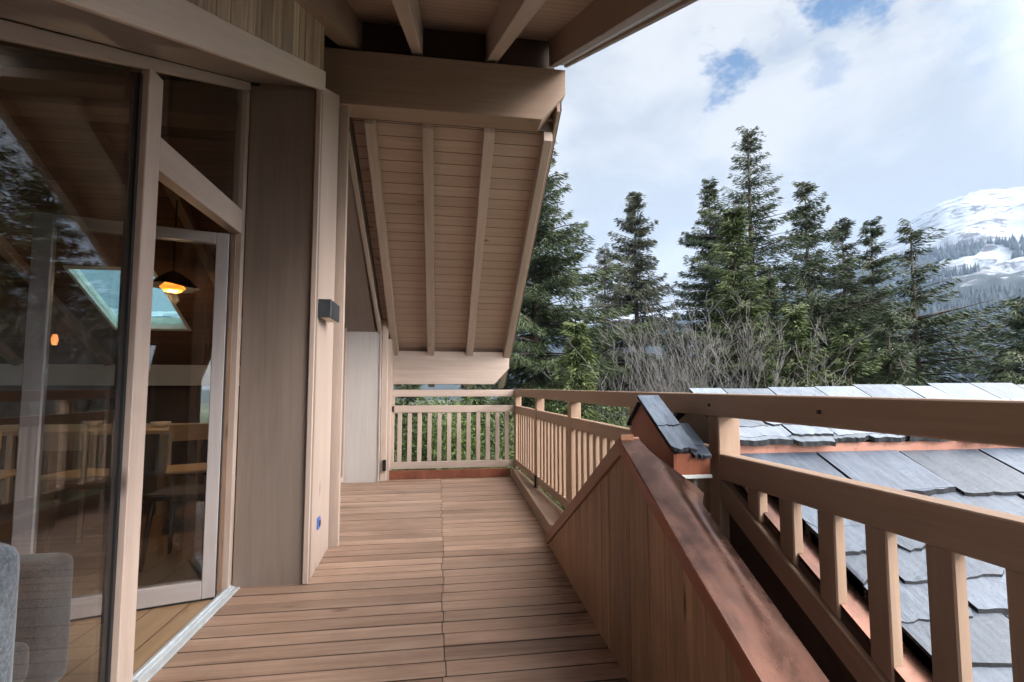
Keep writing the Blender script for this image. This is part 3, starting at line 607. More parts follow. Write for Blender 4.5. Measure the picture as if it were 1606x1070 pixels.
# ------------------------------------------------------------------ gabled parapet
def px_(y): return 0.662+0.0350*y
gw = thing('gabled_parapet', 'gabled timber parapet with vertical planks and copper capping beside the railing', 'parapet', (0.72, 1.9, 0))
AY, AZ = 1.895, 0.905
gl_l = lambda y: AZ-0.522*(y-AY)      # far slope
gl_r = lambda y: AZ-0.462*(AY-y)      # near slope
g_ = MB(); yy = 3.615
while yy > -0.8:
    wd = random.choice((0.095, 0.115, 0.13)); y0 = max(yy-wd+0.0015, -0.8)
    def zt(y): return gl_l(y) if y > AY else gl_r(y)
    pts = [(px_(y0), y0, max(zt(y0), 0.0)), (px_(yy), yy, max(zt(yy), 0.0))]
    if y0 < AY < yy: pts.insert(1, (px_(AY), AY, AZ))
    dx = random.uniform(-0.001, 0.002)
    poly = [(px_(yy)+dx, yy, -0.028), (px_(y0)+dx, y0, -0.028)]+[(p[0]+dx, p[1], p[2]-0.004) for p in pts]
    if max(p[2] for p in pts) > 0.01: g_.prism(poly, (0.03, 0, 0), (0, 0, 1))
    yy -= wd
g_.build('planks', M['gable'], gw, 0.0015)
one('parapet_core', M['dark'], gw, lambda b: b.prism([(px_(3.6)+0.033, 3.6, -0.25), (px_(3.6)+0.033, 3.6, 0.0), (px_(AY)+0.033, AY, AZ-0.012), (px_(-0.3)+0.033, -0.3, gl_r(-0.3)-0.012), (px_(-0.3)+0.033, -0.3, -0.45)], (0.035, 0, 0)), bevel=0)
one('rake_trim', M['trim'], gw, lambda b: b.beam((px_(3.63)-0.012, 3.63, gl_l(3.63)-0.040), (px_(AY)-0.012, AY, gl_l(AY)-0.040), (0.055, 0, 0), (0, 0, 0.075)))
# copper capping: turned-down front edge, broad top, seams
cp = MB()
ys = np.linspace(AY+0.012, -0.6, 90)
def capw(y): return float(np.interp(-y, [-1.90, -1.80, -1.66, -1.57, -1.0, 0.6], [0.070, 0.085, 0.215, 0.160, 0.138, 0.13]))
vs = []; fs = []
rnd = random.Random(3)
for i, y_ in enumerate(ys):
    x0 = px_(y_)-0.014; x1 = px_(y_)+capw(y_); z_ = gl_r(y_)+0.012
    for j in range(7):
        u = j/6; bz = 0.0012*sin(i*0.23+j*0.8)
        xx = x0+(x1-x0)*u; vs.append((xx, y_, z_+bz-0.45*max(0.0, xx-px_(y_)-0.095)*(1 if y_ > 1.45 else max(0, (y_-1.0)/0.45))))
for i in range(len(ys)-1):
    for j in range(6):
        a = i*7+j; fs.append((a, a+7, a+8, a+1))
cp.add(vs, fs, (0, 1, 0), tone=0.5)
cp.add([(px_(y_)+capw(y_), y_, gl_r(y_)+0.012-0.45*max(0.0, capw(y_)-0.095)*(1 if y_ > 1.45 else max(0, (y_-1.0)/0.45))) for y_ in ys]+[(px_(y_)+capw(y_)+0.02, y_, gl_r(y_)-0.28) for y_ in ys],
       [(i, i+1, len(ys)+i+1, len(ys)+i) for i in range(len(ys)-1)], (0, 1, 0), tone=0.5)
o = cp.build('copper_capping', M['copper'], gw, 0, smooth=True)
one('capping_edge', M['copper_matt'], gw, lambda b: b.beam((px_(AY+0.012)-0.0165, AY+0.012, gl_r(AY+0.012)-0.045), (px_(-0.6)-0.0165, -0.6, gl_r(-0.6)-0.045), (0.006, 0, 0), (0, 0, 0.055)), bevel=0.0015)
one('capping_end', M['copper_pink'], gw, lambda b: b.box(px_(AY)-0.012, px_(AY)+0.070, AY+0.0125, AY+0.018, AZ-0.03, AZ+0.022), bevel=0)

# ------------------------------------------------------------------ slate roof of the lower wing
lw_ = thing('slate_roof', 'lower wing roof of rough frosted blue grey slates beyond the railing', 'roof', (2.6, 1.2, 0))
def lz(y): return 0.89+0.535*(y-2.0)
def ragged_slate(b, x0, x1, ya, yb, zf, th, tone, rr, drop=0.0):
    """one slate: ya = upper edge, yb = lower ragged edge, lying on the slope zf"""
    n = 12; ph = rr.uniform(0, 6.3); chip0 = rr.random() < 0.35; chip1 = rr.random() < 0.35
    low = []
    for k in range(n+1):
        d_ = rr.uniform(-0.0045, 0.0045)+0.003*sin(ph+k*0.9)
        if k == 0 and chip0 or k == n and chip1: d_ += rr.uniform(0.008, 0.022)
        low.append((x0+(x1-x0)*k/n, yb+d_))
    tw = rr.uniform(-0.004, 0.004)
    P_ = [(x0, ya, zf(ya)+0.004), (x1, ya, zf(ya)+0.004)]+[(x, y, zf(y)+th*0.7+tw*(x-x0)/(x1-x0)+rr.uniform(0, 0.003)) for x, y in reversed(low)]
    m_ = len(P_); vs = [(p[0], p[1], p[2]+th) for p in P_]+[(p[0], p[1], p[2]-th*0.55) for p in P_]
    cx_ = sum(p[0] for p in P_)/m_
    fs = [tuple(range(m_-1, -1, -1)), tuple(range(m_, 2*m_))]+[(i, (i+1) % m_, m_+(i+1) % m_, m_+i) for i in range(m_)]
    b.add(vs, fs, (0, 1, 0), tone=tone, rnd=False)
rr = random.Random(11)
sl = MB()
rows = [(1.875, 1.615)]; yq = 1.615
while yq > -1.2: rows.append((yq+0.10, yq-0.105)); yq -= 0.105
for i, (ya, yb_) in enumerate(rows):
    x = 1.215+rr.uniform(-0.0, 0.01); first = True
    cw = 0.42 if i == 0 else 0
    xo = 1.215+rr.uniform(-0.2, 0.0) if i else 1.16
    x = 1.215; nxt = xo+(0.40 if i == 0 else rr.uniform(0.22, 0.42))
    while x < 5.6:
        x1 = max(nxt, x+0.08); x1 = min(x1, 5.7)
        ragged_slate(sl, x+0.006, x1-0.006, ya, yb_+rr.uniform(-0.012, 0.012), lz, 0.021+rr.uniform(0, 0.010), rr.random(), rr)
        x = x1; nxt = x+(rr.uniform(0.38, 0.43) if i == 0 else rr.uniform(0.24, 0.44))
sl.build('slates', M['slate'], lw_, 0)
one('roof_deck', M['dark'], lw_, lambda b: slab(b, 1.15, 5.7, -1.4, 1.98, lambda y: lz(y)-0.075, 0.06), bevel=0)
one('verge_flashing', M['copper'], lw_, lambda b: slab(b, 1.135, 1.222, -1.3, 1.86, lambda y: lz(y)-0.012, 0.014), bevel=0)
one('gutter', M['dark'], lw_, lambda b: (slab(b, 0.83, 1.15, -1.2, 1.99, lambda y: lz(y)-0.33, 0.02), slab(b, 1.135, 1.149, -1.2, 1.85, lambda y: lz(y)-0.30, 0.285)), bevel=0)
# upper strip: copper band, slates, ridge
up = thing('upper_slate_roof', 'narrow ridge roof of pale slates with copper fascia above the lower slates', 'roof', (2.6, 2.0, 0.8))
def uz(y): return 0.872+0.6*(y-1.80)
one('copper_band', M['copper_pink'], up, lambda b: b.box(1.20, 5.7, 1.885, 1.905, 0.80, 0.893), bevel=0)
one('band_lip', M['in_pale'], up, lambda b: b.box(1.20, 5.7, 1.858, 1.8845, 0.822, 0.830), bevel=0)
one('eave_fascia', M['copper_matt'], up, lambda b: b.prism([(0.905, 1.81, 0.790), (1.048, 1.81, 0.790), (1.048, 1.81, 0.872), (0.905, 1.81, 0.872)], (0, 0.02, 0)), bevel=0.001)
one('fascia_lip', M['in_pale'], up, lambda b: b.box(0.903, 1.048, 1.797, 1.81, 0.778, 0.790), bevel=0)
one('verge_fascia', M['copper_matt'], up, lambda b: b.prism([(0.905, 1.8105, 0.790), (0.905, 1.95, 0.80), (0.905, 2.23, 0.80), (0.905, 2.23, 0.965), (0.905, 2.118, 1.048), (0.905, 1.8105, 0.868)], (-0.008, 0, 0)), bevel=0.001)
us = MB(); uv_ = MB()
def uz2(y): return 0.893+0.56*(y-1.87)
def ridge_y(x): return 2.245+0.018*min(1, max(0, (x-1.2)/0.6)) + 0.026*max(0, x-1.8)
# verge slates, then courses to the ridge
for (ya, yb_) in ((2.125, 1.92), (1.96, 1.79)):
    ragged_slate(uv_, 0.885, 0.985, ya, yb_, lambda y: uz(y)+0.012, 0.009, 0.95, rr)
xcur = 1.205
while xcur < 5.6:
    wdt = rr.uniform(0.16, 0.30); x1 = min(xcur+wdt, 5.65); ry = ridge_y((xcur+x1)/2)+rr.uniform(-0.012, 0.02)
    prev = ry
    ragged_slate(us, xcur+0.003, x1-0.003, ry, 2.11+rr.uniform(-.01, .01), uz2, 0.009, rr.random(), rr)
    xcur = x1
for (ya, yb_) in ((1.98, 1.845), (1.90, 1.795)):
    ragged_slate(uv_, 0.97, 1.050, ya, yb_, lambda y: uz(y)-0.016, 0.008, 0.0, rr)
for (ya, yb_) in ((2.15, 2.04), (2.08, 1.96), (2.01, 1.89), (1.93, 1.862)):
    xcur = 1.205
    while xcur < 5.6:
        x1 = min(xcur+rr.uniform(0.14, 0.30), 5.65)
        ragged_slate(us, xcur+0.003, x1-0.003, ya, yb_+rr.uniform(-0.02, 0.01), uz2, 0.011+rr.uniform(0, .006), rr.random(), rr); xcur = x1
us.build('slates', M['slate_pale'], up, 0); uv_.build('verge_slates', M['slate'], up, 0)
one('far_slope', M['slate'], up, lambda b: b.prism([(1.21, 2.255, 1.098), (5.65, 2.36, 1.155), (5.65, 3.1, 0.70), (1.21, 2.95, 0.66)], (0, -0.004, -0.02)), bevel=0)
one('far_verge_slates', M['slate'], up, lambda b: b.prism([(0.885, 2.128, 1.062), (0.985, 2.128, 1.062), (0.985, 2.26, 0.957), (0.885, 2.26, 0.957)], (0, -0.004, -0.012)), bevel=0)
one('under_roof', M['dark'], up, lambda b: b.prism([(0.915, 1.83, 0.80), (0.915, 2.11, 0.99), (0.915, 2.22, 0.90), (0.915, 2.22, 0.80)], (0.13, 0, 0)), bevel=0)
one('under_roof', M['dark'], up, lambda b: b.prism([(1.215, 1.91, 0.70), (1.215, 1.91, 0.89), (1.215, 2.22, 1.04), (1.215, 2.7, 0.80)], (4.4, 0, 0)), bevel=0)

# ------------------------------------------------------------------ land, far slopes
def fbm2(x, y, seed=0, oct=5):
    r = np.random.RandomState(seed); out = np.zeros_like(x); a = 1.0; f = 1.0
    for o_ in range(oct):
        for k in range(3):
            th = r.uniform(0, 2*pi); ph = r.uniform(0, 2*pi)
            out += a*np.sin((x*cos(th)+y*sin(th))*f+ph+1.3*np.sin((x*sin(th)-y*cos(th))*f*0.7+ph*2))/3
        a *= 0.5; f *= 2.07
    return out
def grid_obj(name, X, Y, Z, m, kind='structure'):
    ny, nx = X.shape; v = np.stack([X, Y, Z], -1).reshape(-1, 3)
    i = np.arange(ny*nx).reshape(ny, nx); f = np.stack([i[:-1, :-1], i[:-1, 1:], i[1:, 1:], i[1:, :-1]], -1).reshape(-1, 4)
    me = bpy.data.meshes.new(name); me.vertices.add(len(v)); me.vertices.foreach_set('co', v.ravel().astype(np.float32))
    me.loops.add(f.size); me.loops.foreach_set('vertex_index', f.ravel().astype(np.int32))
    me.polygons.add(len(f)); me.polygons.foreach_set('loop_start', np.arange(0, f.size, 4, dtype=np.int32))
    me.polygons.foreach_set('loop_total', np.full(len(f), 4, dtype=np.int32)); me.polygons.foreach_set('use_smooth', np.ones(len(f), bool))
    me.update(calc_edges=True); o = link(name, me, m); tag(o, kind=kind); return o
def ground_mat():
    m, t, p = mat('forest_floor'); g = nd(t, 'ShaderNodeNewGeometry')
    a = noise(t, g.outputs['Position'], 0.6, 6, 0.65); b = noise(t, g.outputs['Position'], 4, 4, 0.6)
    col = mixc(t, rng(t, a, 0.4, 0.6), (0.06, 0.07, 0.025), (0.14, 0.11, 0.06)); col = mixc(t, rng(t, b, 0.45, 0.65), col, (0.09, 0.13, 0.035))
    t.links.new(col, p.inputs['Base Color']); p.inputs['Roughness'].default_value = 0.95; return m
def gz(x, y): return -5.2-0.05*np.minimum(np.hypot(x, y), 300)+0.25*np.sin(x*0.35)*np.cos(y*0.3)
rad = np.concatenate([np.linspace(0.1, 60, 50), np.geomspace(62, 4000, 30)]); az = np.linspace(0, 2*pi, 121)
RA, AA = np.meshgrid(rad, az, indexing='ij'); GX = RA*np.sin(AA); GY = RA*np.cos(AA)
grid_obj('ground', GX, GY, gz(GX, GY), ground_mat())
# mountain: azimuths in degrees from +Y to +X, crest elevation (tangent) seen from the terrace
caz = [-60, -30, 0, 10, 20, 30, 40, 44, 47.6, 49.3, 51.6, 53.2, 55.3, 60, 70, 85, 100, 130]
cel = [.10, .13, .15, .15, .14, .16, .20, .232, .262, .283, .305, .292, .282, .30, .26, .30, .22, .15]
def mountain_z(azd, d):
    crest = sum(np.interp(azd+o_, caz, cel)*w_ for o_, w_ in ((-2.2, .12), (-1.1, .23), (0, .30), (1.1, .23), (2.2, .12))); base = 600.; top = 2600.
    u = np.clip((d-base)/(top-base), 0, 1.35)
    prof = np.where(u < 1, u**1.25, 1-(u-1)*0.8)
    x = d*np.sin(np.radians(azd)); y_ = d*np.cos(np.radians(azd))
    n1 = fbm2(x/330, y_/330, 3, 6); n2 = np.abs(fbm2(x/120, y_/120, 9, 5))
    n3 = fbm2(x/700+4, y_/700, 13, 4)
    crest = crest+0.0035*fbm2(azd*1.1, azd*0.3, 17, 4)
    z = -35+(crest*top+35)*prof+(n1*48-n2*42+n3*30*np.clip(abs(1-u)*4, 0, 1))*np.clip(u*2, 0, 1)*(0.35+0.65*np.clip(abs(1-u)*2.5, 0, 1))
    return z
AZ_, DD = np.meshgrid(np.linspace(-60, 130, 620), np.linspace(600, 3200, 190), indexing='ij')
def mtn_mat():
    m, t, p = mat('snowy_mountain'); g = nd(t, 'ShaderNodeNewGeometry'); pos = g.outputs['Position']
    sx = nd(t, 'ShaderNodeSeparateXYZ'); t.links.new(pos, sx.inputs[0]); nn_ = nd(t, 'ShaderNodeSeparateXYZ'); t.links.new(g.outputs['True Normal'], nn_.inputs[0])
    a = noise(t, pos, 0.0035, 8, 0.62, 0.4); b = noise(t, mapping(t, pos, (1, 1, 3.2)), 0.008, 9, 0.72, 1.2); c = noise(t, pos, 0.03, 5, 0.7)
    rock = mixc(t, rng(t, c, 0.3, 0.7), (0.05, 0.048, 0.06), (0.14, 0.13, 0.15)); snow = mixc(t, rng(t, a, 0.3, 0.7), (0.36, 0.40, 0.46), (0.50, 0.53, 0.57))
    rk = mth(t, 'ADD', rng(t, b, 0.52, 0.55), rng(t, nn_.outputs[2], 0.72, 0.62), True)
    rk = mth(t, 'MULTIPLY', rk, rng(t, c, 0.42, 0.5), True)
    col = mixc(t, rk, snow, rock)
    low = mixc(t, rng(t, c, 0.35, 0.6), (0.010, 0.018, 0.018), (0.030, 0.042, 0.038))
    hl = mth(t, 'ADD', sx.outputs[2], mth(t, 'MULTIPLY', mth(t, 'SUBTRACT', b, 0.5), 420))
    fmask = rng(t, hl, 235, 275, 1, 0); col = mixc(t, fmask, col, low)
    t.links.new(col, p.inputs['Base Color']); p.inputs['Roughness'].default_value = 0.85; return m
MX = DD*np.sin(np.radians(AZ_)); MY = DD*np.cos(np.radians(AZ_))
grid_obj('mountain', MX, MY, mountain_z(AZ_, DD), mtn_mat())
# far-off conifer wood on the mountain's flank
def far_wood():
    r = np.random.RandomState(5); n = 40000
    a_ = r.uniform(8, 66, n); d_ = 620+1700*np.sqrt(r.uniform(0, 1, n)); z_ = mountain_z(a_, d_)
    x_ = d_*np.sin(np.radians(a_)); y_ = d_*np.cos(np.radians(a_))
    cl_ = fbm2(x_/110, y_/110, 21, 4); el = z_/d_
    lim = 0.185+0.022*fbm2(x_/260, y_/260, 4, 3)
    clearing = (fbm2(x_/75, y_/190, 33, 3) > 0.35) & (el > 0.135)
    k = (el < lim) & ~clearing & (r.uniform(0, 1, n) < np.clip(1.5-np.abs(cl_)*0.5, 0.2, 1)); x_, y_, z_ = x_[k], y_[k], z_[k]; n = len(x_)
    h = r.uniform(13, 26, n); w_ = h*r.uniform(0.16, 0.24, n); seg = 5
    V = np.zeros((n, seg+1, 3)); V[:, 0] = np.stack([x_, y_, z_+h], -1)
    for j in range(seg):
        q = 2*pi*j/seg; V[:, j+1] = np.stack([x_+w_*cos(q), y_+w_*sin(q), z_-1], -1)
    F = np.zeros((n, seg, 3), int)
    for j in range(seg): F[:, j] = np.array([0, 1+j, 1+(j+1) % seg])[None]+(np.arange(n)*(seg+1))[:, None]
    return V.reshape(-1, 3), F.reshape(-1, 3), np.repeat(r.uniform(0, 1, n), seg)
def tri_mesh(name, V, F, tone, m, parent=None, n=3):
    me = bpy.data.meshes.new(name); me.vertices.add(len(V)); me.vertices.foreach_set('co', np.asarray(V, np.float32).ravel())
    me.loops.add(F.size); me.loops.foreach_set('vertex_index', F.ravel().astype(np.int32)); me.polygons.add(len(F))
    me.polygons.foreach_set('loop_start', np.arange(0, F.size, n, dtype=np.int32)); me.polygons.foreach_set('loop_total', np.full(len(F), n, dtype=np.int32))
    at = me.attributes.new('tone', 'FLOAT', 'FACE'); at.data.foreach_set('value', np.asarray(tone, np.float32))
    me.update(calc_edges=True); return link(name, me, m, parent)
V_, F_, T_ = far_wood()
tag(tri_mesh('far_forest', V_, F_, T_, M['far_needle']), 'dark hazy conifer forest on the lower flank of the snowy mountain', 'forest', kind='stuff')

# ------------------------------------------------------------------ trees
def spruce_geo(H, R, seed, dens=1.0, droop=0.35, gap=0.36, start=0.06, blade=0.24, irregular=0.25, bw=0.0135, asym=0.0, asym_az=0.0):
    r = np.random.RandomState(seed); B0 = []; DIR = []; TN = []; LENb = []; limbs = []
    t = 0.012
    zs = []
    z = H-0.25
    while z > H*start:
        zs.append(z); z -= gap*r.uniform(0.75, 1.25)*(0.55+0.45*(1-z/H)**0.3)
    for z in zs:
        u = 1-z/H                                  # 0 at the tip
        L0 = R*(u**0.92)*(1+0.10*sin(z*1.3+seed))+0.10
        nb = int(r.randint(5, 8))
        ph = r.uniform(0, 2*pi)
        for k in range(nb):
            a = ph+2*pi*k/nb+r.normal(0, 0.25)
            zk = z+r.uniform(-0.5, 0.5)*gap
            L = L0*np.clip(r.normal(1, irregular), 0.35, 1.5)*(1+asym*cos(a-asym_az))
            if r.uniform() < 0.06: L *= 0.3
            rise = 0.45-1.5*min(u*1.8, 1)*droop*1.2     # tips rise near the top, sag lower down
            ns = max(4, int(L/0.11))
            s = np.linspace(0.05, 1, ns)
            px = np.cos(a)*L*s; py = np.sin(a)*L*s
            zz = zk+L*(rise*s-0.35*droop*s*s*2+0.28*s**3)
            limbs.append(((0, 0, zk), (px[-1]*0.9, py[-1]*0.9, zz[-1]), 0.012+0.012*L))
            P = np.stack([px, py, zz], -1)
            tw = r.uniform(0, 1)
            for j in range(ns):
                wloc = min(L, 2.2)*0.34*(1-s[j])**0.5*(0.3+s[j])+0.09
                m_ = max(3, int(round(dens*(22+40*wloc)*(1.0 if z > 4.2 else 0.35))))
                q = r.uniform(-1, 1, m_); side_ = np.stack([-np.sin(a)*np.ones(m_), np.cos(a)*np.ones(m_), np.zeros(m_)], -1)
                base = P[j]+side_*(q*wloc)[:, None]+r.normal(0, 0.03, (m_, 3))
                base[:, 2] -= np.abs(q)*wloc*0.45+r.uniform(0, 0.26, m_)*(0.3+u)-0.03
                d = np.stack([np.cos(a)*np.ones(m_), np.sin(a)*np.ones(m_), np.full(m_, -0.35-1.2*droop*u)], -1)+side_*(q*0.9)[:, None]+r.normal(0, 0.20, (m_, 3))
                B0.append(base); DIR.append(d/np.linalg.norm(d, axis=1)[:, None]); LENb.append(blade*r.uniform(0.5, 1.2, m_)*(0.6+0.5*u))
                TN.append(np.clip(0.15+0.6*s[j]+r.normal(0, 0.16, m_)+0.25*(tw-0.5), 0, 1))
    B = np.concatenate(B0); D = np.concatenate(DIR); T = np.concatenate(TN); Ln = np.concatenate(LENb)
    n = len(B); rv_ = r.normal(0, 1, (n, 3)); Wd = np.cross(D, rv_); Wd /= np.linalg.norm(Wd, axis=1)[:, None]+1e-9
    W_ = bw*r.uniform(0.7, 1.5, n)
    V = np.zeros((n, 4, 3)); V[:, 0] = B-D*(Ln*0.15)[:, None]; V[:, 1] = B+D*(Ln*0.4)[:, None]+Wd*W_[:, None]; V[:, 2] = B+D*Ln[:, None]; V[:, 3] = B+D*(Ln*0.4)[:, None]-Wd*W_[:, None]
    F = (np.arange(n)*4)[:, None]+np.arange(4)[None]
    return V.reshape(-1, 3), F, T, limbs
CAMF = 770.
def direction(px, py):
    yw, pt = radians(8.35), radians(4.0); f = Vector((sin(yw)*cos(pt), cos(yw)*cos(pt), sin(pt))); r = Vector((cos(yw), -sin(yw), 0)); u = r.cross(f)
    return f+r*((px-803)/CAMF)-u*((py-553)/CAMF)
def tree(px, py, dist, R, label, seed, m='needle', name='spruce_tree', **k):
    d = direction(px, py); h = hypot(d.x, d.y); x, y_ = d.x/h*dist, d.y/h*dist; top = CH+d.z/h*dist
    g0 = float(gz(np.array(x), np.array(y_)))-0.1; H = top-g0
    t = thing(name, label, 'spruce tree' if name != 'bare_shrub' else 'shrub', (x, y_, g0), 'spruces standing around the chalet')
    V, F, T, limbs = spruce_geo(H, R, seed, **k)
    tri_mesh('crown', V, F, T, M[m], t, 4)
    b = MB(); r0 = 0.011*H+0.05; b.tube([(x, y_, g0), (x+0.03, y_, g0+H*0.4), (x, y_+0.02, g0+H*0.8), (x, y_, g0+H-0.15)], [r0, r0*0.7, r0*0.28, 0.012], 8)
    for (p, q, rr_) in limbs: b.tube([(p[0]+x, p[1]+y_, p[2]+g0), (q[0]+x, q[1]+y_, q[2]+g0)], [rr_, 0.006], 3)
    b.build('trunk', M['bark'], t, 0, smooth=True); return t
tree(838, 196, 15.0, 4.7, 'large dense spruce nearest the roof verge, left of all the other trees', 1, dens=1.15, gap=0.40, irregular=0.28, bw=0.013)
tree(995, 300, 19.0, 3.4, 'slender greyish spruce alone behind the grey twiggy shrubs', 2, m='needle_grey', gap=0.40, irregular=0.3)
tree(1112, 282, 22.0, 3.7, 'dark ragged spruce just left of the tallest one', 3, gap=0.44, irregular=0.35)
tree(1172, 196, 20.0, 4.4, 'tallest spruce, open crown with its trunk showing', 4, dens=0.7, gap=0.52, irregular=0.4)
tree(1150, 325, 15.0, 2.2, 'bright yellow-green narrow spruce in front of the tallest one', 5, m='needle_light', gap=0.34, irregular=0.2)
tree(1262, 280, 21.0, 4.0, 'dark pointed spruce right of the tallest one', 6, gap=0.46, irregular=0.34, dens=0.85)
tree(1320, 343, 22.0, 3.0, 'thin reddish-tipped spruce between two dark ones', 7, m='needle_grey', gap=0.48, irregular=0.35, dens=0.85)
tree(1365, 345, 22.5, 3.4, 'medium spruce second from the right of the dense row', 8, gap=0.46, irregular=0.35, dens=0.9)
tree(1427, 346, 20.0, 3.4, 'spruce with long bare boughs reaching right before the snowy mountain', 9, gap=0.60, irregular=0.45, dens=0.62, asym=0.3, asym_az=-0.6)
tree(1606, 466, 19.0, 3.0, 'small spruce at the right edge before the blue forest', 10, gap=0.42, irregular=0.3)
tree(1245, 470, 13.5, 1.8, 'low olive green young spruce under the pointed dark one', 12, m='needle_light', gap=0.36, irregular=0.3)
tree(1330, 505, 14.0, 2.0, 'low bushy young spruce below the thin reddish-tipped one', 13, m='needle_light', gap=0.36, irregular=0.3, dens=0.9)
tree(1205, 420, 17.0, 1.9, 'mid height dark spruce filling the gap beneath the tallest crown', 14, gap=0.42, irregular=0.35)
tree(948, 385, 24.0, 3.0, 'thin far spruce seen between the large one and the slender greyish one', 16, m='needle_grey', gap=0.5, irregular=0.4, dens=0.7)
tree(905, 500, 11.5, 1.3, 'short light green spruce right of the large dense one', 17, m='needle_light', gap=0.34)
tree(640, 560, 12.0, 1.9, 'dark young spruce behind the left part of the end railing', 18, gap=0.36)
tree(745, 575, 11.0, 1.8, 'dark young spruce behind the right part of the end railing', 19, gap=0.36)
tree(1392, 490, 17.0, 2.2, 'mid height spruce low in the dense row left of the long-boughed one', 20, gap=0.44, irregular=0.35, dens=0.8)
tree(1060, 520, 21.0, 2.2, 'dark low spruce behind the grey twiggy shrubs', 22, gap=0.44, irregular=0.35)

# bare shrubs: many fine stems
def bare_shrub(px, py, dist, spread, label, seed, nst=75):
    d = direction(px, py); h = hypot(d.x, d.y); x, y_ = d.x/h*dist, d.y/h*dist; top = CH+d.z/h*dist
    g0 = float(gz(np.array(x), np.array(y_))); H = top-g0; r = random.Random(seed)
    t = thing('bare_shrub', label, 'shrub', (x, y_, g0), 'leafless grey shrubs')
    b = MB()
    def grow(p, dv, L, rad_, depth):
        pts = [p]; q = Vector(p); dd = Vector(dv); n = 4
        for i in range(n):
            dd = (dd+Vector((r.gauss(0, .13), r.gauss(0, .13), r.gauss(0.03, .08)))).normalized(); q = q+dd*L/n; pts.append(Vector(q))
        b.tube(pts, [max(0.004, rad_*(1-0.6*i/n)) for i in range(n+1)], 3, tone=r.random())
        if depth > 0:
            for k in range(r.randint(5, 8)):
                i = r.randint(2, n); nd_ = (dd+Vector((r.gauss(0, .5), r.gauss(0, .5), r.gauss(0.1, .25)))).normalized()
                grow(pts[i], nd_, L*r.uniform(0.16, 0.28), rad_*0.65, depth-1)
    for s_ in range(nst):
        a = r.uniform(0, 2*pi); rr_ = r.uniform(0, spread*0.5)
        lean = r.uniform(0.02, 0.13)
        grow(Vector((x+cos(a)*rr_, y_+sin(a)*rr_, g0)), Vector((cos(a)*lean, sin(a)*lean, 1)).normalized(), H*r.uniform(0.52, 0.84), 0.010, 2)
    b.build('stems', M['twig'], t, 0); return t
bare_shrub(1050, 505, 13.0, 1.1, 'leafless grey shrub left of the bright green spruce', 1)
bare_shrub(1098, 470, 13.5, 1.2, 'tallest leafless grey shrub before the bright green spruce', 2)
bare_shrub(1138, 500, 13.2, 1.0, 'leafless grey shrub right of the tallest leafless one', 3)
bare_shrub(1000, 560, 13.0, 1.0, 'thin leafless shrub under the slender greyish spruce', 4, 30)

def leafy(px, py, dist, R, label, seed, m='leaf'):
    d = direction(px, py); h = hypot(d.x, d.y); x, y_ = d.x/h*dist, d.y/h*dist; top = CH+d.z/h*dist
    g0 = float(gz(np.array(x), np.array(y_))); H = top-g0; r = np.random.RandomState(seed)
    t = thing('leafy_shrub', label, 'shrub', (x, y_, g0), 'leafy shrubs below the deck')
    n = 42000; cen = r.normal(0, 1, (60, 3)); cen /= np.linalg.norm(cen, axis=1)[:, None]; cen *= r.uniform(0.45, 1, (60, 1))
    c_ = cen[r.randint(0, 60, n)]+r.normal(0, 0.16, (n, 3)); B = c_*np.array([R, R, H*0.42])+np.array([0, 0, H*0.56])
    B[:, 2] = np.clip(B[:, 2], 0.1, H)
    D = r.normal(0, 1, (n, 3)); D /= np.linalg.norm(D, axis=1)[:, None]; W_ = np.cross(D, r.normal(0, 1, (n, 3))); W_ /= np.linalg.norm(W_, axis=1)[:, None]
    V = np.stack([B, B+D*0.03+W_*0.014, B+D*0.065, B+D*0.03-W_*0.014], 1)
    tri_mesh('leaves', V.reshape(-1, 3), (np.arange(n)*4)[:, None]+np.arange(4)[None], np.clip(r.normal(0.5, 0.25, n), 0, 1), M[m], t, 4)
    b = MB()
    for k in range(7):
        q = r.uniform(-0.5, 0.5, 2)*R; b.tube([(x, y_, g0), (x+q[0]*.5, y_+q[1]*.5, g0+H*.4), (x+q[0], y_+q[1], g0+H*.75)], [0.04, 0.025, 0.01], 5)
    b.build('stems', M['bark'], t, 0); return t
leafy(700, 618, 9.5, 1.1, 'bright green leafy shrub behind the middle of the end railing', 1)
leafy(800, 640, 10.0, 1.4, 'low dull green shrub behind the corner of the two railings', 2, 'needle_light')
leafy(620, 640, 9.8, 1.3, 'low dull green shrub behind the left end of the end railing', 3, 'needle_light')
leafy(960, 640, 11.0, 1.5, 'low shrub behind the side railing below the slender spruce', 4, 'needle_light')
leafy(880, 610, 12.0, 1.2, 'yellow green shrub rising just above the side railing', 5, 'leaf')

# ================================================================== OBJECTS
# wall lamp
wlp = thing('wall_lamp', 'small anthracite up and down lamp on the pale wall board', 'lamp', (-0.74, 3.14, 1.60))
one('lamp_housing', M['anthracite'], wlp, lambda b: (b.box(-0.737, -0.662, 3.10, 3.36, 1.555, 1.665)), bevel=0.003)
bx('wall_plate', M['anthracite'], wlp, -0.746, -0.7375, 3.12, 3.34, 1.565, 1.655)
bx('lens', M['lens'], wlp, -0.725, -0.674, 3.12, 3.34, 1.5515, 1.5545, bevel=0)
# socket
sp = thing('wall_socket', 'tiny blue weatherproof socket low on the pale wall board', 'socket', (-0.745, 3.28, 0.28))
bx('socket_plate', M['blue'], sp, -0.7435, -0.735, 3.245, 3.305, 0.245, 0.32); bx('socket_cover', M['anthracite'], sp, -0.7347, -0.729, 3.26, 3.29, 0.262, 0.30)

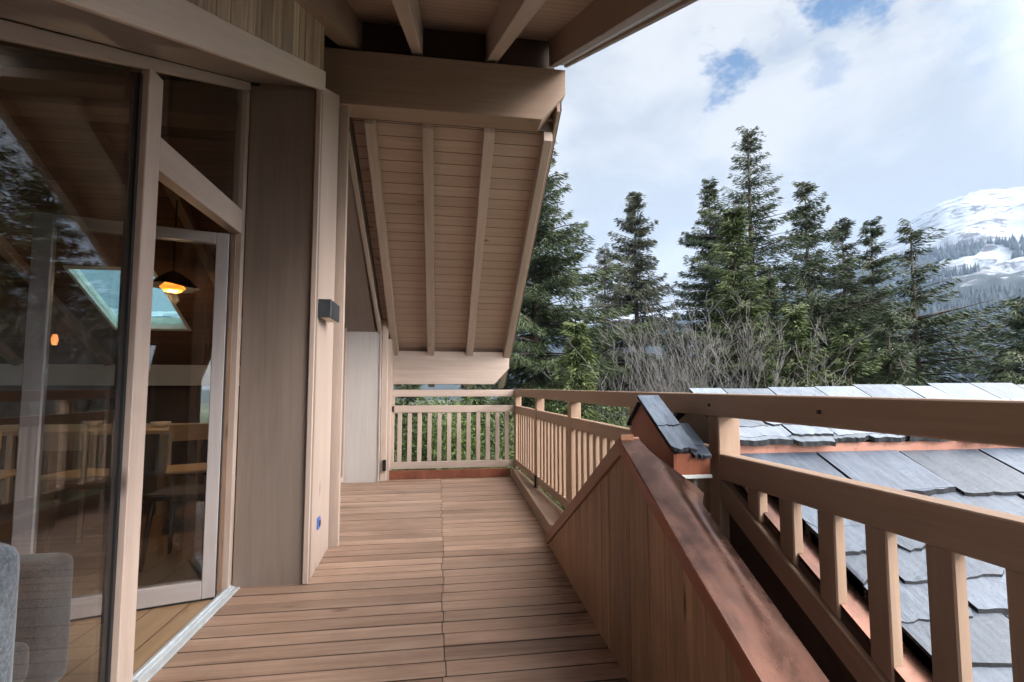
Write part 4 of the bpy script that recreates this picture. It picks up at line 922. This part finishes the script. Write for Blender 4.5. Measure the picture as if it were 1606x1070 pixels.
# rounded cushion helper
def cushion(name, parent, x0, x1, y0, y1, z0, z1, r=0.04, tilt=0.0, fab='fabric'):
    base = Vector(parent.location); bm = bmesh.new(); bmesh.ops.create_cube(bm, size=1)
    c = Vector(((x0+x1)/2, (y0+y1)/2, (z0+z1)/2))
    for v in bm.verts: v.co = Vector((v.co.x*(x1-x0), v.co.y*(y1-y0), v.co.z*(z1-z0)))
    bmesh.ops.bevel(bm, geom=list(bm.edges), offset=r, segments=4, profile=0.6, affect='EDGES')
    if tilt: bmesh.ops.rotate(bm, verts=bm.verts, cent=(0, 0, -(z1-z0)/2), matrix=Matrix.Rotation(tilt, 3, 'Y'))
    bmesh.ops.translate(bm, verts=bm.verts, vec=c-base)
    me = bpy.data.meshes.new(name); bm.to_mesh(me); bm.free(); return link(name, me, M[fab], parent, smooth=True)
# lounge chairs: backrest towards the far side, open seat towards the viewer
def lounge(loc, label, x0, x1, yb, dep, h, seat_h=0.40, fab='fabric'):
    t = thing('armchair', label, 'armchair', loc)
    cushion('backrest', t, x0, x1, yb-0.15, yb, 0.13, h, 0.05, fab=fab)
    cushion('seat_cushion', t, x0+0.01, x1-0.01, yb-dep, yb-0.155, 0.20, seat_h, 0.05, fab=fab)
    for (xx, yy_) in ((x0+0.04, yb-0.08), (x1-0.07, yb-0.08), (x0+0.04, yb-dep+0.04), (x1-0.07, yb-dep+0.04)):
        bx('leg', M['blackmetal'], t, xx, xx+0.03, yy_, yy_+0.03, 0.0, 0.199 if yy_ < yb-0.2 else 0.129)
    return t
lounge((-0.93, 0.7, 0), 'light grey fabric lounge chair on the deck, at the lower left corner', -1.125, -0.705, 1.00, 0.62, 0.870)
lounge((-1.6, 1.7, 0), 'grey fabric lounge chair, coloured darker for the shade indoors, behind the fixed glass pane', -1.86, -1.25, 1.98, 0.70, 0.56, 0.34, 'fabric_shaded')

# dining table, chairs, stools indoors
tb = thing('dining_table', 'light wood dining table indoors behind the open glass door', 'table', (-3.2, 5.2, 0))
bx('tabletop', M['ash'], tb, -4.3, -2.35, 4.75, 5.65, 0.715, 0.75, grain=(1, 0, 0))
for (xx, yy_) in ((-4.2, 4.83), (-2.47, 4.83), (-4.2, 5.53), (-2.47, 5.53)): bx('leg', M['ash'], tb, xx, xx+0.05, yy_, yy_+0.05, 0, 0.714)
def chair(x, y_, rz, label):
    t = thing('dining_chair', label, 'chair', (0, 0, 0), 'wooden dining chairs indoors')
    one('seat', M['ash'], t, lambda b: b.box(-0.22, 0.22, -0.21, 0.21, 0.43, 0.46), bevel=0.01)
    def curve(b):
        n = 8
        for i in range(n):
            a0 = -0.9+1.8*i/n; a1 = -0.9+1.8*(i+1)/n; R_ = 0.27
            b.beam((R_*sin(a0), 0.23-R_*(1-cos(a0))*-0.0+R_*(cos(a0)-1)*0.5, 0.66), (R_*sin(a1), 0.23+R_*(cos(a1)-1)*0.5, 0.66), (0, 0.02, 0), (0, 0, 0.14), tone=0.5)
    one('backrest', M['ash'], t, curve, bevel=0)
    for sx_ in (-1, 1):
        one('leg', M['ash'], t, lambda b: b.tube([(sx_*0.22, -0.2, 0), (sx_*0.20, -0.19, 0.43)], [0.012, 0.017], 8), 0, smooth=False)
        one('leg', M['ash'], t, lambda b: b.tube([(sx_*0.235, 0.24, 0), (sx_*0.205, 0.20, 0.44), (sx_*0.205, 0.205, 0.70)], [0.012, 0.018, 0.014], 8), 0)
    t.location = (x, y_, 0); t.rotation_euler = (0, 0, rz); return t
# the parts were built about the origin; place each thing afterwards
chair(-2.02, 4.55, 0.45, 'light wood chair with a curved back nearest the open door leaf')
chair(-2.75, 4.35, 2.9, 'light wood chair at the near side of the dining table')
chair(-3.5, 4.4, 3.3, 'light wood chair further left at the near side of the dining table')
def stool(x, y_, label, m='darkwood'):
    t = thing('stool', label, 'stool', (0, 0, 0), 'low dark stools indoors')
    one('seat', M[m], t, lambda b: b.box(-0.19, 0.19, -0.17, 0.17, 0.42, 0.46), bevel=0.01)
    for sx_ in (-1, 1):
        for sy in (-1, 1): one('leg', M[m], t, lambda b: b.tube([(sx_*0.18, sy*0.16, 0), (sx_*0.15, sy*0.13, 0.42)], [0.012, 0.018], 8), 0)
    t.location = (x, y_, 0); return t
stool(-1.62, 3.55, 'dark stool close behind the open glass door')
stool(-2.45, 4.0, 'dark stool beside the dining chairs, farther from the door')
for i, (x, yq_, lab) in enumerate(((-2.6, 5.1, 'small white bowl on the near end of the dining table'), (-3.3, 5.3, 'small white bowl further left on the dining table'))):
    b = MB(); n = 14
    prof = [(0.03, 0.7505), (0.06, 0.765), (0.085, 0.80), (0.08, 0.80), (0.05, 0.77), (0.0, 0.762)]
    vs = [(x+r_*cos(2*pi*j/n), yq_+r_*sin(2*pi*j/n), z_) for r_, z_ in prof for j in range(n)]
    fs = [(i_*n+j, i_*n+(j+1) % n, (i_+1)*n+(j+1) % n, (i_+1)*n+j) for i_ in range(len(prof)-1) for j in range(n)]+[tuple(range(n-1, -1, -1))]
    b.add(vs, fs); tag(b.build('bowl', M['ceramic'], None, 0, smooth=True), lab, 'bowl')
# pendant lamps
def pendant(x, y_, z_, R_, label, zc):
    t = thing('pendant_lamp', label, 'lamp', (x, y_, z_), 'amber lamps in the room')
    n = 28; rr_ = random.Random(2); ring = []
    prof = [(0.03, 0.13), (0.30, 0.10), (0.62, 0.05), (0.88, 0.0), (1.0, -0.02)]
    vs = []; fs = []
    for (u, dz) in prof:
        for j in range(n):
            a = 2*pi*j/n; vs.append((x+R_*u*cos(a), y_+R_*u*sin(a), z_+dz+0.012*sin(3*a)*u))
    vs2 = [(v[0], v[1], v[2]-0.006) for v in vs]; m_ = len(vs)
    for i in range(len(prof)-1):
        for j in range(n): a, b_ = i*n+j, i*n+(j+1) % n; fs.append((a, b_, b_+n, a+n))
    one('shade', M['blackmetal'], t, lambda b: b.add(vs, fs), 0, smooth=True)
    one('shade_lining', M['amber'], t, lambda b: b.add(vs2[:n*4], [tuple(reversed(f)) for f in fs[:n*2]]), 0, smooth=True)
    one('glow_diffuser', M['amber'], t, lambda b: b.tube([(x, y_, z_-0.055), (x, y_, z_-0.02), (x, y_, z_+0.03)], [R_*0.30, R_*0.48, R_*0.25], 20), 0, smooth=True)
    pl_ = bpy.data.lights.new('pendant_bulb', 'POINT'); pl_.energy = 8; pl_.color = (1.0, 0.66, 0.36); pl_.shadow_soft_size = 0.05
    po = bpy.data.objects.new('pendant_bulb', pl_); COL.objects.link(po); po.parent = t; po.location = (0, 0, -0.10)
    one('cable', M['seal'], t, lambda b: b.tube([(x, y_, z_+0.09), (x, y_, zc)], 0.006, 6), 0)
pendant(-2.28, 4.55, 2.0, 0.20, 'dark pendant lamp with glowing amber underside above the dining table', 2.75)
sc = thing('wall_sconce', 'small glowing amber wall light deep in the room', 'lamp', (-4.3, 6.2, 1.62), 'amber lamps in the room')
one('glow_shade', M['bulb'], sc, lambda b: b.tube([(-4.3, 6.2, 1.60), (-4.3, 6.2, 1.66), (-4.3, 6.2, 1.72)], [0.022, 0.034, 0.02], 12), 0, smooth=True)
one('stem', M['blackmetal'], sc, lambda b: b.tube([(-4.3, 6.2, 1.72), (-4.3, 6.2, 1.86)], 0.008, 6), 0)

# ------------------------------------------------------------------ mountain air
hz = MB().box(-3300, 3300, -3300, 3300, -300, 930).build('haze', bpy.data.materials.new('mountain_air'), None, 0)
hm = hz.data.materials[0]; hm.use_nodes = True; t = hm.node_tree; t.nodes.remove(t.nodes['Principled BSDF'])
vo = t.nodes.new('ShaderNodeVolumePrincipled'); vo.inputs['Color'].default_value = (0.50, 0.70, 1.0, 1); vo.inputs['Density'].default_value = 0.00018; vo.inputs['Anisotropy'].default_value = 0.0
t.links.new(vo.outputs[0], [n_ for n_ in t.nodes if n_.type == 'OUTPUT_MATERIAL'][0].inputs['Volume'])
tag(hz, kind='stuff')
